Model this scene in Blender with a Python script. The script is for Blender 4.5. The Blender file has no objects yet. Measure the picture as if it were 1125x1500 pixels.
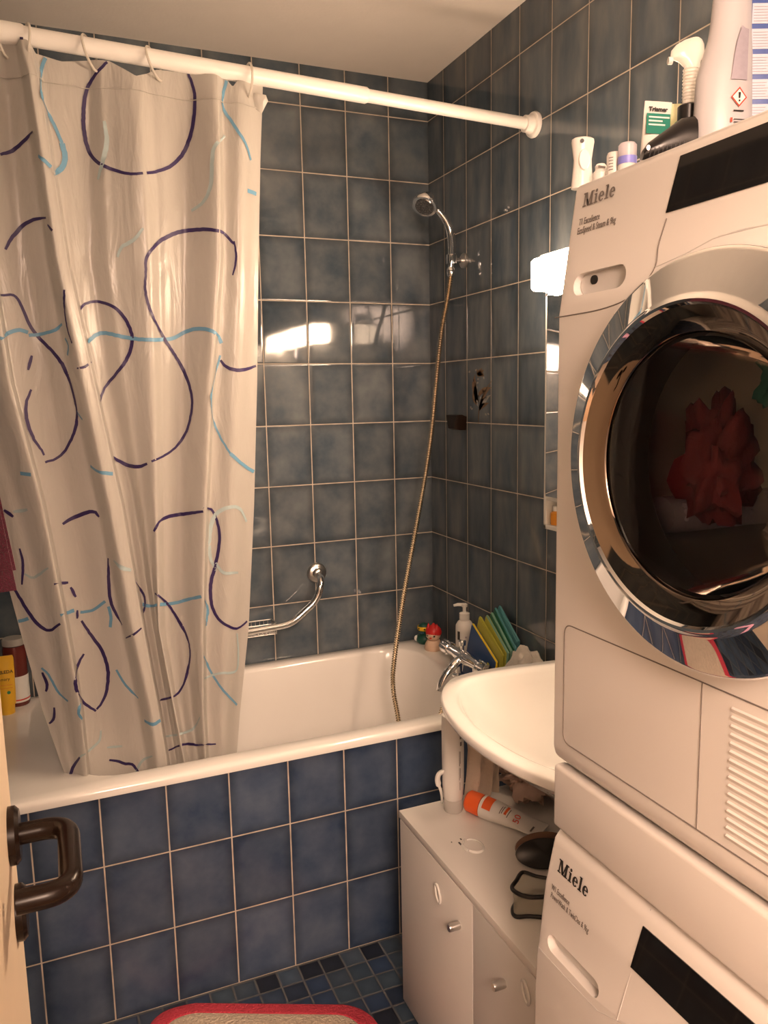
import bpy, bmesh, math, random
from mathutils import Vector, Matrix, noise
from mathutils.bvhtree import BVHTree

scene = bpy.context.scene
COL = scene.collection
PI = math.pi
random.seed(7)

# ------------------------------------------------------------------ materials
def new_mat(name):
    m = bpy.data.materials.new(name); m.use_nodes = True
    nt = m.node_tree
    return m, nt, nt.nodes['Principled BSDF'], nt.nodes['Material Output']

def mat(name, col, rough=.45, metal=0., var=.05, scale=14., bump=0., bscale=60., coat=0., ior=None, trans=0., sheen=0.):
    m, nt, b, o = new_mat(name)
    N = nt.nodes; L = nt.links
    pos = N.new('ShaderNodeTexCoord')
    nz = N.new('ShaderNodeTexNoise'); nz.inputs['Scale'].default_value = scale; nz.inputs['Detail'].default_value = 4
    L.new(pos.outputs['Object'], nz.inputs['Vector'])
    rp = N.new('ShaderNodeMapRange')
    rp.inputs['To Min'].default_value = 1 - var; rp.inputs['To Max'].default_value = 1 + var
    L.new(nz.outputs['Fac'], rp.inputs['Value'])
    mx = N.new('ShaderNodeVectorMath'); mx.operation = 'SCALE'
    mx.inputs[0].default_value = col[:3]
    L.new(rp.outputs[0], mx.inputs['Scale']); L.new(mx.outputs[0], b.inputs['Base Color'])
    b.inputs['Roughness'].default_value = rough; b.inputs['Metallic'].default_value = metal
    b.inputs['Coat Weight'].default_value = coat
    b.inputs['Transmission Weight'].default_value = trans
    b.inputs['Sheen Weight'].default_value = sheen
    if ior: b.inputs['IOR'].default_value = ior
    if bump:
        n2 = N.new('ShaderNodeTexNoise'); n2.inputs['Scale'].default_value = bscale; n2.inputs['Detail'].default_value = 5
        L.new(pos.outputs['Object'], n2.inputs['Vector'])
        bp = N.new('ShaderNodeBump'); bp.inputs['Strength'].default_value = bump; bp.inputs['Distance'].default_value = .01
        L.new(n2.outputs['Fac'], bp.inputs['Height']); L.new(bp.outputs[0], b.inputs['Normal'])
    return m

def tile_mat(name, axis, a0, w, z0, h, grout, dark, light, gcol, rough=.1, vaxis='Z', percell=.12, scale=9., palette=None, bump=.35, stretch=(1., 1., 1.), edge=.30, spec=.5):
    """glazed tiles on a running grid: mottled glaze inside each cell, pale grout between"""
    m, nt, b, o = new_mat(name)
    N = nt.nodes; L = nt.links
    def math_(op, x, y=None):
        n = N.new('ShaderNodeMath'); n.operation = op
        for i, v in enumerate((x, y)):
            if v is None: continue
            if isinstance(v, (int, float)): n.inputs[i].default_value = v
            else: L.new(v, n.inputs[i])
        return n.outputs[0]
    geo = N.new('ShaderNodeNewGeometry')
    sep = N.new('ShaderNodeSeparateXYZ'); L.new(geo.outputs['Position'], sep.inputs[0])
    def cell(src, o0, size):
        t = math_('DIVIDE', math_('SUBTRACT', src, o0), size)
        fl = math_('FLOOR', t); fr = math_('SUBTRACT', t, fl)
        e = math_('MULTIPLY', math_('MINIMUM', fr, math_('SUBTRACT', 1., fr)), size)
        return fl, e
    ia, ea = cell(sep.outputs[axis], a0, w)
    iz, ez = cell(sep.outputs[vaxis], z0, h)
    e = math_('MINIMUM', ea, ez)
    mr = N.new('ShaderNodeMapRange'); mr.interpolation_type = 'SMOOTHSTEP'
    mr.inputs['From Min'].default_value = grout * .5 - .0004; mr.inputs['From Max'].default_value = grout * .5 + .0006
    L.new(e, mr.inputs['Value'])
    idx = N.new('ShaderNodeCombineXYZ'); L.new(ia, idx.inputs[0]); L.new(iz, idx.inputs[1])
    wn = N.new('ShaderNodeTexWhiteNoise'); wn.noise_dimensions = '3D'; L.new(idx.outputs[0], wn.inputs['Vector'])
    off = N.new('ShaderNodeVectorMath'); off.operation = 'MULTIPLY_ADD'
    L.new(wn.outputs['Color'], off.inputs[0]); off.inputs[1].default_value = (7, 7, 7); L.new(geo.outputs['Position'], off.inputs[2])
    nz = N.new('ShaderNodeTexNoise'); nz.inputs['Scale'].default_value = scale; nz.inputs['Detail'].default_value = 5; nz.inputs['Roughness'].default_value = .55
    stv = N.new('ShaderNodeVectorMath'); stv.operation = 'MULTIPLY'; stv.inputs[1].default_value = stretch; L.new(off.outputs[0], stv.inputs[0])
    L.new(stv.outputs[0], nz.inputs['Vector'])
    cr = N.new('ShaderNodeMapRange'); cr.inputs['From Min'].default_value = .3; cr.inputs['From Max'].default_value = .72
    L.new(nz.outputs['Fac'], cr.inputs['Value'])
    mix = N.new('ShaderNodeMix'); mix.data_type = 'RGBA'
    mix.inputs['A'].default_value = (*dark, 1); mix.inputs['B'].default_value = (*light, 1)
    L.new(cr.outputs[0], mix.inputs['Factor'])
    base = mix.outputs['Result']
    if palette:
        ramp = N.new('ShaderNodeValToRGB'); ramp.color_ramp.interpolation = 'CONSTANT'
        els = ramp.color_ramp.elements
        while len(els) < len(palette): els.new(.5)
        for i, c in enumerate(palette):
            els[i].position = i / len(palette); els[i].color = (*c, 1)
        L.new(wn.outputs['Value'], ramp.inputs['Fac'])
        mp = N.new('ShaderNodeMix'); mp.data_type = 'RGBA'; mp.blend_type = 'MULTIPLY'; mp.inputs['Factor'].default_value = 1
        L.new(base, mp.inputs['A']); L.new(ramp.outputs['Color'], mp.inputs['B'])
        base = mp.outputs['Result']
    # every tile a touch lighter or darker than the next
    pr = N.new('ShaderNodeMapRange'); pr.inputs['To Min'].default_value = 1 - percell; pr.inputs['To Max'].default_value = 1 + percell
    L.new(wn.outputs['Value'], pr.inputs['Value'])
    sc = N.new('ShaderNodeVectorMath'); sc.operation = 'SCALE'; L.new(base, sc.inputs[0]); L.new(pr.outputs[0], sc.inputs['Scale'])
    eg = N.new('ShaderNodeMapRange'); eg.interpolation_type = 'SMOOTHSTEP'; eg.inputs['From Max'].default_value = .030
    eg.inputs['To Min'].default_value = 1 - edge; eg.inputs['To Max'].default_value = 1.06; L.new(e, eg.inputs['Value'])
    sc2 = N.new('ShaderNodeVectorMath'); sc2.operation = 'SCALE'; L.new(sc.outputs[0], sc2.inputs[0]); L.new(eg.outputs[0], sc2.inputs['Scale']); sc = sc2
    b.inputs['Specular IOR Level'].default_value = spec
    gn = N.new('ShaderNodeTexNoise'); gn.inputs['Scale'].default_value = 30; L.new(geo.outputs['Position'], gn.inputs['Vector'])
    gr = N.new('ShaderNodeMapRange'); gr.inputs['To Min'].default_value = .45; gr.inputs['To Max'].default_value = 1.25; L.new(gn.outputs['Fac'], gr.inputs['Value'])
    gs = N.new('ShaderNodeVectorMath'); gs.operation = 'SCALE'; gs.inputs[0].default_value = gcol; L.new(gr.outputs[0], gs.inputs['Scale'])
    fin = N.new('ShaderNodeMix'); fin.data_type = 'RGBA'
    L.new(mr.outputs[0], fin.inputs['Factor']); L.new(gs.outputs[0], fin.inputs['A']); L.new(sc.outputs[0], fin.inputs['B'])
    L.new(fin.outputs['Result'], b.inputs['Base Color'])
    rr = N.new('ShaderNodeMapRange'); rr.inputs['To Min'].default_value = .8; rr.inputs['To Max'].default_value = rough
    L.new(mr.outputs[0], rr.inputs['Value']); L.new(rr.outputs[0], b.inputs['Roughness'])
    # relief: sunken grout, pillowed edges, hand-made ripple of the glaze
    ed = N.new('ShaderNodeMapRange'); ed.interpolation_type = 'SMOOTHERSTEP'
    ed.inputs['From Max'].default_value = grout * .5 + .004; L.new(e, ed.inputs['Value'])
    rn = N.new('ShaderNodeTexNoise'); rn.inputs['Scale'].default_value = 7; rn.inputs['Detail'].default_value = 2; L.new(off.outputs[0], rn.inputs['Vector'])
    hh = math_('ADD', math_('MULTIPLY', ed.outputs[0], 1.0), math_('MULTIPLY', rn.outputs['Fac'], .5))
    bp = N.new('ShaderNodeBump'); bp.inputs['Strength'].default_value = bump; bp.inputs['Distance'].default_value = .0016
    L.new(hh, bp.inputs['Height']); L.new(bp.outputs[0], b.inputs['Normal'])
    return m

TD, TL, TG = (.055, .080, .108), (.152, .174, .190), (.60, .52, .43)
M = {}
M['tile_back'] = tile_mat('glazed tile back', 'X', -.1435, .15, 1.7837, .1987, .0030, TD, TL, TG, rough=.05, bump=.22)
M['tile_side'] = tile_mat('glazed tile side', 'Y', -.1139, .15, 1.7837, .1987, .0026, TD, TL, TG, rough=.07, bump=.22, stretch=(1., 1.6, .45))
M['tile_tub'] = tile_mat('glazed tile bath front', 'X', -.4506, .15, .4002, .2000, .0030, (.034, .058, .112), (.090, .121, .178), TG, rough=.2, spec=.3, bump=.2)
M['mosaic'] = tile_mat('floor mosaic', 'X', 0., .0575, 0., .0575, .0045, (.040, .062, .098), (.062, .088, .125), (.10, .105, .115), rough=.3, vaxis='Y', scale=14,
                       palette=[(1, 1, 1), (.75, .8, .95), (.9, .95, 1), (.45, .48, .6), (1.15, 1.15, 1.15), (.6, .7, .95), (.85, .9, .9), (.30, .27, .30), (1., 1.05, 1.1)])
M['plaster'] = mat('ceiling plaster', (.88, .82, .76), .85, bump=.08, bscale=90, var=.03)
M['hall_paint'] = mat('hall paint', (.72, .68, .62), .8)
M['hall_floor'] = mat('hall floor', (.35, .22, .12), .4, var=.2)
M['enamel'] = mat('bath enamel', (.84, .82, .79), .14, coat=.4, var=.015)
M['ceramic'] = mat('basin ceramic', (.86, .845, .82), .08, coat=.5, var=.01)
M['white_plastic'] = mat('white plastic', (.76, .74, .71), .35, var=.02)
M['white_gloss'] = mat('white gloss plastic', (.78, .77, .74), .2, var=.015)
M['appliance'] = mat('appliance enamel', (.72, .695, .675), .3, var=.012, coat=.15)
M['seam'] = mat('seam shadow gap', (.16, .14, .13), .8)
M['recess'] = mat('recess plastic with painted shade', (.55, .54, .53), .4)  # greyer than the housing: the hollow's shade is mixed into this colour
M['cabinet'] = mat('white laminate', (.78, .755, .72), .42, var=.02)
M['cab_edge'] = mat('laminate edge', (.62, .56, .49), .6)
M['chrome'] = mat('chrome', (.86, .86, .87), .06, metal=1., var=.02)
M['chrome_ring'] = mat('polished chrome', (.90, .90, .91), .025, metal=1., var=.01)
M['dark_chrome'] = mat('smoked chrome', (.30, .29, .28), .25, metal=1.)
M['brass_hose'] = mat('metal hose', (.72, .60, .44), .22, metal=1., var=.15)
M['steel'] = mat('brushed steel', (.62, .61, .60), .28, metal=1.)
M['dark_grey'] = mat('dark grey rubber', (.05, .05, .055), .5)
M['black'] = mat('black plastic', (.012, .011, .011), .30)
M['black_glass'] = mat('black glass', (.006, .005, .005), .05, coat=.6)
M['brown_plastic'] = mat('dark brown plastic', (.012, .006, .004), .26, coat=.0, var=.1)
M['brown_plastic'].node_tree.nodes['Principled BSDF'].inputs['Specular IOR Level'].default_value = .22
M['detergent'] = mat('pale lilac white bottle', (.55, .54, .57), .38)
M['door_paint'] = mat('door paint', (.86, .70, .52), .5, var=.04)
M['purple_ink'] = mat('purple print', (.024, .011, .078), .45)
M['blue_ink'] = mat('blue print', (.12, .28, .42), .45)
M['pale_ink'] = mat('pale show-through print', (.36, .45, .46), .5)
M['towel'] = mat('burgundy terry', (.16, .016, .045), .95, bump=.9, bscale=220, var=.25, sheen=.3)
M['orange'] = mat('orange plastic', (.80, .12, .02), .35)
M['red'] = mat('red rubber', (.55, .02, .02), .35)
M['skin_beige'] = mat('beige rubber', (.72, .52, .38), .5)
M['duck_green'] = mat('dark green rubber', (.012, .085, .060), .35)
M['duck_blue'] = mat('dark blue rubber', (.02, .07, .12), .35)
M['yellow'] = mat('yellow plastic', (.85, .55, .02), .35)
M['weleda'] = mat('orange yellow tube', (.90, .52, .03), .3, var=.06)
M['green_logo'] = mat('green print', (.05, .30, .12), .4)
M['print_black'] = mat('black print', (.02, .018, .018), .5)
M['print_grey'] = mat('grey print', (.17, .15, .14), .5)
M['print_red'] = mat('red print', (.62, .06, .03), .4)
M['print_white'] = mat('white print', (.85, .85, .83), .5)
M['teal_box'] = mat('green label', (.02, .22, .16), .4)
M['book_blue'] = mat('blue vinyl', (.035, .085, .23), .35, var=.15)
M['book_yellow'] = mat('yellow vinyl', (.86, .62, .03), .35)
M['book_lime'] = mat('olive vinyl', (.42, .42, .06), .35, var=.2)
M['book_mint'] = mat('mint vinyl', (.22, .42, .33), .35, var=.2)
M['book_teal'] = mat('teal vinyl', (.09, .30, .34), .35, var=.2)
M['book_green'] = mat('green vinyl', (.02, .16, .09), .3, var=.3)
M['cloth_white'] = mat('white bag', (.66, .63, .58), .6, bump=.3, bscale=40)
M['cloth_pink'] = mat('greyish pink cloth', (.42, .30, .25), .9, bump=.3, bscale=90, var=.15)
M['cloth_cream'] = mat('cream cloth', (.60, .50, .41), .9, bump=.3, bscale=90, var=.12)
M['cloth_red'] = mat('dark red laundry', (.11, .008, .013), .9, bump=.3, var=.2)
M['cloth_teal'] = mat('teal laundry', (.04, .21, .18), .9, bump=.3, var=.2)
M['cloth_grey'] = mat('grey laundry', (.38, .32, .30), .9, bump=.3, var=.2)
M['mat_pile'] = mat('beige bath mat pile', (.66, .54, .42), .98, bump=1., bscale=180, var=.25, scale=90)
M['mat_red'] = mat('red mat border', (.55, .045, .075), .95, bump=.8, bscale=200, var=.2)
M['pink'] = mat('pink slipper foam', (.62, .33, .46), .8)
M['violet'] = mat('violet label', (.25, .26, .75), .4)
M['blue_label'] = mat('blue carton print', (.06, .11, .36), .45)
M['label_grey'] = mat('lilac grey label', (.38, .35, .42), .6, var=.12, scale=200)
M['label_pale'] = mat('pale blue panel', (.58, .62, .74), .5, var=.06, scale=120)
M['pale_yellow'] = mat('pale yellow tube', (.74, .72, .42), .4)
M['decor_brown'] = mat('brown decor glaze', (.17, .105, .06), .15, var=.3)
M['decor_grey'] = mat('grey decor glaze', (.27, .26, .25), .15, var=.3)
M['wood_brown'] = mat('brown bristle base', (.13, .06, .03), .5)
M['wine'] = mat('dark red shower gel', (.15, .025, .02), .25)
M['amber'] = mat('amber bottle', (.70, .28, .03), .2)

def translucent(name, col, rough, amount, bump=0., bscale=20., alpha=1.):
    m, nt, b, o = new_mat(name); N = nt.nodes; L = nt.links
    b.inputs['Base Color'].default_value = (*col, 1); b.inputs['Roughness'].default_value = rough
    t = N.new('ShaderNodeBsdfTranslucent'); t.inputs['Color'].default_value = (*col, 1)
    mx = N.new('ShaderNodeMixShader'); mx.inputs['Fac'].default_value = amount
    L.new(b.outputs[0], mx.inputs[1]); L.new(t.outputs[0], mx.inputs[2])
    last = mx
    if alpha < 1:
        tr = N.new('ShaderNodeBsdfTransparent'); m2 = N.new('ShaderNodeMixShader'); m2.inputs['Fac'].default_value = alpha
        L.new(tr.outputs[0], m2.inputs[1]); L.new(mx.outputs[0], m2.inputs[2]); last = m2
    L.new(last.outputs[0], o.inputs['Surface'])
    if bump:
        tc = N.new('ShaderNodeTexCoord')
        mp = N.new('ShaderNodeMapping'); mp.inputs['Scale'].default_value = (1.6, 1., .45); L.new(tc.outputs['Object'], mp.inputs[0])
        n2 = N.new('ShaderNodeTexNoise'); n2.inputs['Scale'].default_value = bscale; n2.inputs['Detail'].default_value = 4; n2.inputs['Distortion'].default_value = .6
        L.new(mp.outputs[0], n2.inputs['Vector'])
        bp = N.new('ShaderNodeBump'); bp.inputs['Strength'].default_value = bump; bp.inputs['Distance'].default_value = .02
        L.new(n2.outputs['Fac'], bp.inputs['Height']); L.new(bp.outputs[0], b.inputs['Normal']); L.new(bp.outputs[0], t.inputs['Normal'])
    return m
M['curtain'] = translucent('white vinyl curtain', (.57, .545, .505), .28, .30, bump=.34, bscale=13)
M['clear_plastic'] = translucent('milky clear plastic', (.80, .78, .74), .2, .4, alpha=.75)
M['clear_film'] = translucent('clear film', (.62, .60, .50), .08, .2, alpha=.42)
M['ring_plastic'] = translucent('curtain ring plastic', (.78, .74, .68), .2, .4, alpha=.8)
M['lilac_clear'] = translucent('clear lilac cap', (.70, .66, .72), .2, .4, alpha=.85)

def emit(name, col, s):
    m, nt, b, o = new_mat(name)
    b.inputs['Base Color'].default_value = (.9, .88, .84, 1); b.inputs['Roughness'].default_value = .4
    b.inputs['Emission Color'].default_value = (*col, 1); b.inputs['Emission Strength'].default_value = s
    return m
M['lamp_glow'] = emit('lit lamp diffuser', (1., .70, .47), 70)
m, nt, b, o = new_mat('mirror silver'); b.inputs['Base Color'].default_value = (.86, .88, .87, 1); b.inputs['Metallic'].default_value = 1; b.inputs['Roughness'].default_value = .01; M['mirror'] = m
def smoked(name, tint, fac, rough=.03):
    m, nt, b, o = new_mat(name); N = nt.nodes; L = nt.links
    g = N.new('ShaderNodeBsdfGlossy'); g.inputs['Roughness'].default_value = rough; g.inputs['Color'].default_value = (.9, .88, .86, 1)
    t = N.new('ShaderNodeBsdfTransparent'); t.inputs['Color'].default_value = (*tint, 1)
    fr = N.new('ShaderNodeFresnel'); fr.inputs['IOR'].default_value = fac
    mx = N.new('ShaderNodeMixShader'); L.new(fr.outputs[0], mx.inputs['Fac']); L.new(t.outputs[0], mx.inputs[1]); L.new(g.outputs[0], mx.inputs[2])
    L.new(mx.outputs[0], o.inputs['Surface']); return m
M['smoked'] = smoked('smoked porthole glass', (.95, .93, .92), 1.26)
M['bowl_glass'] = smoked('porthole bowl glass', (.95, .95, .95), 1.10)
M['dark_bezel'] = mat('bronze black bezel glass', (.17, .135, .11), .05, metal=1.)

# ------------------------------------------------------------------ mesh builder
class MB:
    def __init__(s): s.v = []; s.f = []; s.mi = []
    def add(s, vs, fs, mi=0, mtx=None):
        k = len(s.v)
        s.v += [tuple(mtx @ Vector(p)) if mtx else tuple(p) for p in vs]
        s.f += [tuple(i + k for i in f) for f in fs]; s.mi += [mi] * len(fs)
        return s
    def bm(s, b, mi=0, mtx=None):
        b.verts.index_update()
        s.add([v.co[:] for v in b.verts], [[v.index for v in f.verts] for f in b.faces], mi, mtx); b.free(); return s
    def box(s, x0, x1, y0, y1, z0, z1, bev=0., seg=2, mi=0, mtx=None):
        b = bmesh.new(); bmesh.ops.create_cube(b, size=1)
        for v in b.verts:
            v.co = ((x0 + x1) / 2 + v.co.x * abs(x1 - x0), (y0 + y1) / 2 + v.co.y * abs(y1 - y0), (z0 + z1) / 2 + v.co.z * abs(z1 - z0))
        if bev: bmesh.ops.bevel(b, geom=b.edges[:], offset=bev, segments=seg, affect='EDGES', profile=.5)
        return s.bm(b, mi, mtx)
    def prism(s, poly, e0, e1, axis='Y', bev=0., seg=2, mi=0, mtx=None):
        """poly in the two other axes, extruded along axis from e0 to e1"""
        def P(a, c, e): return {'Y': (a, e, c), 'X': (e, a, c), 'Z': (a, c, e)}[axis]
        b = bmesh.new()
        A = [b.verts.new(P(a, c, e0)) for a, c in poly]; B = [b.verts.new(P(a, c, e1)) for a, c in poly]
        n = len(poly)
        b.faces.new(A); b.faces.new(B[::-1])
        for i in range(n): b.faces.new((A[i], B[i], B[(i + 1) % n], A[(i + 1) % n]))
        bmesh.ops.recalc_face_normals(b, faces=b.faces)
        if bev: bmesh.ops.bevel(b, geom=b.edges[:], offset=bev, segments=seg, affect='EDGES', profile=.5)
        return s.bm(b, mi, mtx)
    def loft(s, rings, closed=True, cap0=True, cap1=True, mi=0, mtx=None):
        n = len(rings[0]); vs = [p for r in rings for p in r]; fs = []
        for k in range(len(rings) - 1):
            for i in range(n if closed else n - 1):
                j = (i + 1) % n; fs.append((k * n + i, k * n + j, (k + 1) * n + j, (k + 1) * n + i))
        if cap0: fs.append(tuple(range(n))[::-1])
        if cap1: fs.append(tuple((len(rings) - 1) * n + i for i in range(n)))
        return s.add(vs, fs, mi, mtx)
    def lathe(s, prof, c=(0, 0, 0), n=28, mi=0, mtx=None, sx=1., sy=1., cap0=True, cap1=True):
        rings = [[(c[0] + r * sx * math.cos(2 * PI * i / n), c[1] + r * sy * math.sin(2 * PI * i / n), c[2] + z) for i in range(n)] for r, z in prof]
        return s.loft(rings, True, cap0, cap1, mi, mtx)
    def tube(s, path, r, n=12, closed=False, mi=0, caps=True, flat=1.):
        P = [Vector(p) for p in path]; m = len(P)
        R = r if isinstance(r, (list, tuple)) else [r] * m
        T = []
        for i in range(m):
            a = P[(i - 1) % m] if (i > 0 or closed) else P[i]; c = P[(i + 1) % m] if (i < m - 1 or closed) else P[i]
            t = c - a
            T.append(t.normalized() if t.length > 1e-9 else Vector((0, 0, 1)))
        u = T[0].orthogonal().normalized(); rings = []
        for i in range(m):
            u = (u - T[i] * u.dot(T[i])); u = u.normalized() if u.length > 1e-9 else T[i].orthogonal().normalized()
            w = T[i].cross(u)
            rings.append([tuple(P[i] + (u * math.cos(2 * PI * k / n) + w * math.sin(2 * PI * k / n) * flat) * R[i]) for k in range(n)])
        if closed: rings.append(rings[0])
        return s.loft(rings, True, caps and not closed, caps and not closed, mi)
    def ball(s, c, r, n=20, mi=0, mtx=None):
        r = (r, r, r) if isinstance(r, (int, float)) else r
        k = n // 2
        rings = [[(c[0] + r[0] * math.sin(PI * j / k) * math.cos(2 * PI * i / n), c[1] + r[1] * math.sin(PI * j / k) * math.sin(2 * PI * i / n), c[2] - r[2] * math.cos(PI * j / k)) for i in range(n)] for j in range(k + 1)]
        return s.loft(rings, True, False, False, mi, mtx)
    def build(s, name, mats, parent=None, origin=None, sharp=38., recalc=True):
        mats = mats if isinstance(mats, (list, tuple)) else [mats]
        me = bpy.data.meshes.new(name)
        if parent is not None: org = WORLD[parent.name]
        elif origin is not None: org = Vector(origin)
        else:
            xs, ys, zs = zip(*s.v); org = Vector(((min(xs) + max(xs)) / 2, (min(ys) + max(ys)) / 2, min(zs)))
        me.from_pydata([tuple(Vector(p) - org) for p in s.v], [], s.f)
        for q in mats: me.materials.append(M[q])
        me.polygons.foreach_set('material_index', s.mi)
        b = bmesh.new(); b.from_mesh(me); bmesh.ops.remove_doubles(b, verts=b.verts, dist=1e-6)
        if recalc: bmesh.ops.recalc_face_normals(b, faces=b.faces)
        b.to_mesh(me); b.free()
        me.polygons.foreach_set('use_smooth', [True] * len(me.polygons))
        me.set_sharp_from_angle(angle=math.radians(sharp)); me.update()
        ob = bpy.data.objects.new(name, me); COL.objects.link(ob)
        if parent is not None:
            ob.parent = parent; WORLD[ob.name] = org.copy()
        else:
            ob.location = org; WORLD[ob.name] = org.copy()
        return ob
WORLD = {}
def tag(o, label=None, cat=None, group=None, kind=None):
    if label: o['label'] = label
    if cat: o['category'] = cat
    if group: o['group'] = group
    if kind: o['kind'] = kind
    return o
def thing(name, loc, label, cat, group=None):
    o = bpy.data.objects.new(name, None); COL.objects.link(o); o.location = loc; o.empty_display_size = .02
    WORLD[o.name] = Vector(loc); return tag(o, label, cat, group)
def struct(mb, name, mats, label=None, cat='room', parent=None):
    o = mb.build(name, mats, parent)
    return tag(o, label, cat if parent is None else None, kind='structure')
def copy_tree(o, parent=None):
    c = o.copy(); COL.objects.link(c)
    if parent is not None: c.parent = parent
    for ch in list(o.children): copy_tree(ch, c)
    return c
def cut(ob, cutter_mb):
    """subtract a shape from a mesh (recesses, portholes)"""
    c = cutter_mb.build('cutter', 'recess')
    md = ob.modifiers.new('cut', 'BOOLEAN'); md.object = c; md.operation = 'DIFFERENCE'; md.solver = 'EXACT'
    bpy.context.view_layer.update()
    dg = bpy.context.evaluated_depsgraph_get()
    me = bpy.data.meshes.new_from_object(ob.evaluated_get(dg))
    ob.modifiers.clear(); old = ob.data; nm = old.name; ob.data = me; bpy.data.meshes.remove(old); me.name = nm
    cm = c.data; bpy.data.objects.remove(c); bpy.data.meshes.remove(cm)
    me.polygons.foreach_set('use_smooth', [True] * len(me.polygons)); me.set_sharp_from_angle(angle=math.radians(30))
def text(name, s, size, origin, right, up, m, parent, align='LEFT', bold=0., ex=.0002, sx=1.):
    """printed lettering lying on a surface"""
    cu = bpy.data.curves.new('t', 'FONT'); cu.body = s; cu.size = size; cu.align_x = align; cu.offset = bold; cu.extrude = ex; cu.resolution_u = 3
    to = bpy.data.objects.new('t', cu); COL.objects.link(to); bpy.context.view_layer.update()
    me = bpy.data.meshes.new_from_object(to.evaluated_get(bpy.context.evaluated_depsgraph_get()))
    bpy.data.objects.remove(to); bpy.data.curves.remove(cu)
    R = Vector(right).normalized(); U = Vector(up); U = (U - R * U.dot(R)).normalized(); Nn = R.cross(U)
    O = Vector(origin) - WORLD[parent.name]
    for v in me.vertices:
        p = v.co.copy(); v.co = O + R * p.x * sx + U * p.y + Nn * (p.z + .0004)
    me.materials.clear(); me.materials.append(M[m]); me.name = name
    ob = bpy.data.objects.new(name, me); COL.objects.link(ob); ob.parent = parent; WORLD[ob.name] = WORLD[parent.name]
    return ob
def quad_patch(mb, o, right, up, w, h, off=.0006, mi=0):
    R = Vector(right).normalized(); U = Vector(up); U = (U - R * U.dot(R)).normalized(); Nn = R.cross(U); O = Vector(o)
    vs = [O + Nn * k * off + R * a + U * c for k in (0, 1) for a, c in ((0, 0), (w, 0), (w, h), (0, h))]
    return mb.add(vs, [(0, 3, 2, 1), (4, 5, 6, 7), (0, 1, 5, 4), (1, 2, 6, 5), (2, 3, 7, 6), (3, 0, 4, 7)], mi)
def bez(pts, n=10):
    """smooth curve through points"""
    P = [Vector(p) for p in pts]; e = [2 * P[0] - P[1]] + P + [2 * P[-1] - P[-2]]; out = []
    for i in range(1, len(e) - 2):
        for k in range(n):
            t = k / n
            out.append(.5 * ((2 * e[i]) + (e[i + 1] - e[i - 1]) * t + (2 * e[i - 1] - 5 * e[i] + 4 * e[i + 1] - e[i + 2]) * t * t + (3 * e[i] - e[i - 1] - 3 * e[i + 1] + e[i + 2]) * t ** 3))
    out.append(P[-1]); return out
def fillet(pts, r, n=6):
    P = [Vector(p) for p in pts]; out = [P[0]]
    for i in range(1, len(P) - 1):
        a = (P[i - 1] - P[i]); c = (P[i + 1] - P[i]); k = min(r, a.length * .49, c.length * .49)
        A = P[i] + a.normalized() * k; B = P[i] + c.normalized() * k
        for j in range(n + 1):
            t = j / n; out.append(A.lerp(P[i], t).lerp(P[i].lerp(B, t), t))
    out.append(P[-1]); return out
def rrect(x0, x1, y0, y1, z, r, n=6):
    out = []
    for cx, cy, a in ((x1 - r, y1 - r, 0), (x0 + r, y1 - r, 90), (x0 + r, y0 + r, 180), (x1 - r, y0 + r, 270)):
        for k in range(n + 1):
            t = math.radians(a + 90 * k / n); out.append((cx + r * math.cos(t), cy + r * math.sin(t), z))
    return out
def crumple(mb, c, r, seed, amp=.35, n=40, freq=2.2, flat=0., mi=0):
    """a rumpled lump of cloth or film, resting on z = c.z"""
    k = n // 2; rings = []
    for j in range(k + 1):
        ring = []
        for i in range(n):
            d = Vector((math.sin(PI * j / k) * math.cos(2 * PI * i / n), math.sin(PI * j / k) * math.sin(2 * PI * i / n), -math.cos(PI * j / k)))
            f = 1 + amp * (abs(noise.noise(d * freq + Vector((seed, seed * 2, 0)))) * 2 - .5) + amp * .4 * noise.noise(d * freq * 2.7 + Vector((0, seed, seed)))
            p = Vector((d.x * r[0], d.y * r[1], d.z * r[2])) * f
            z = c[2] + r[2] * .9 + p.z
            ring.append((c[0] + p.x, c[1] + p.y, max(c[2], z)))
        rings.append(ring)
    return mb.loft(rings, True, False, False, mi)
# ================================================================== the setting
XL, YF, ZC = -1.62, -2.42, 2.502
struct(MB().box(XL - .1, .1, YF - .1, .1, -.08, 0), 'floor', ['mosaic'], 'dark blue mosaic tiled floor')
struct(MB().box(XL - .1, .1, YF - .1, .1, ZC, ZC + .08), 'ceiling', ['plaster'], 'plain off-white ceiling')

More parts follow.
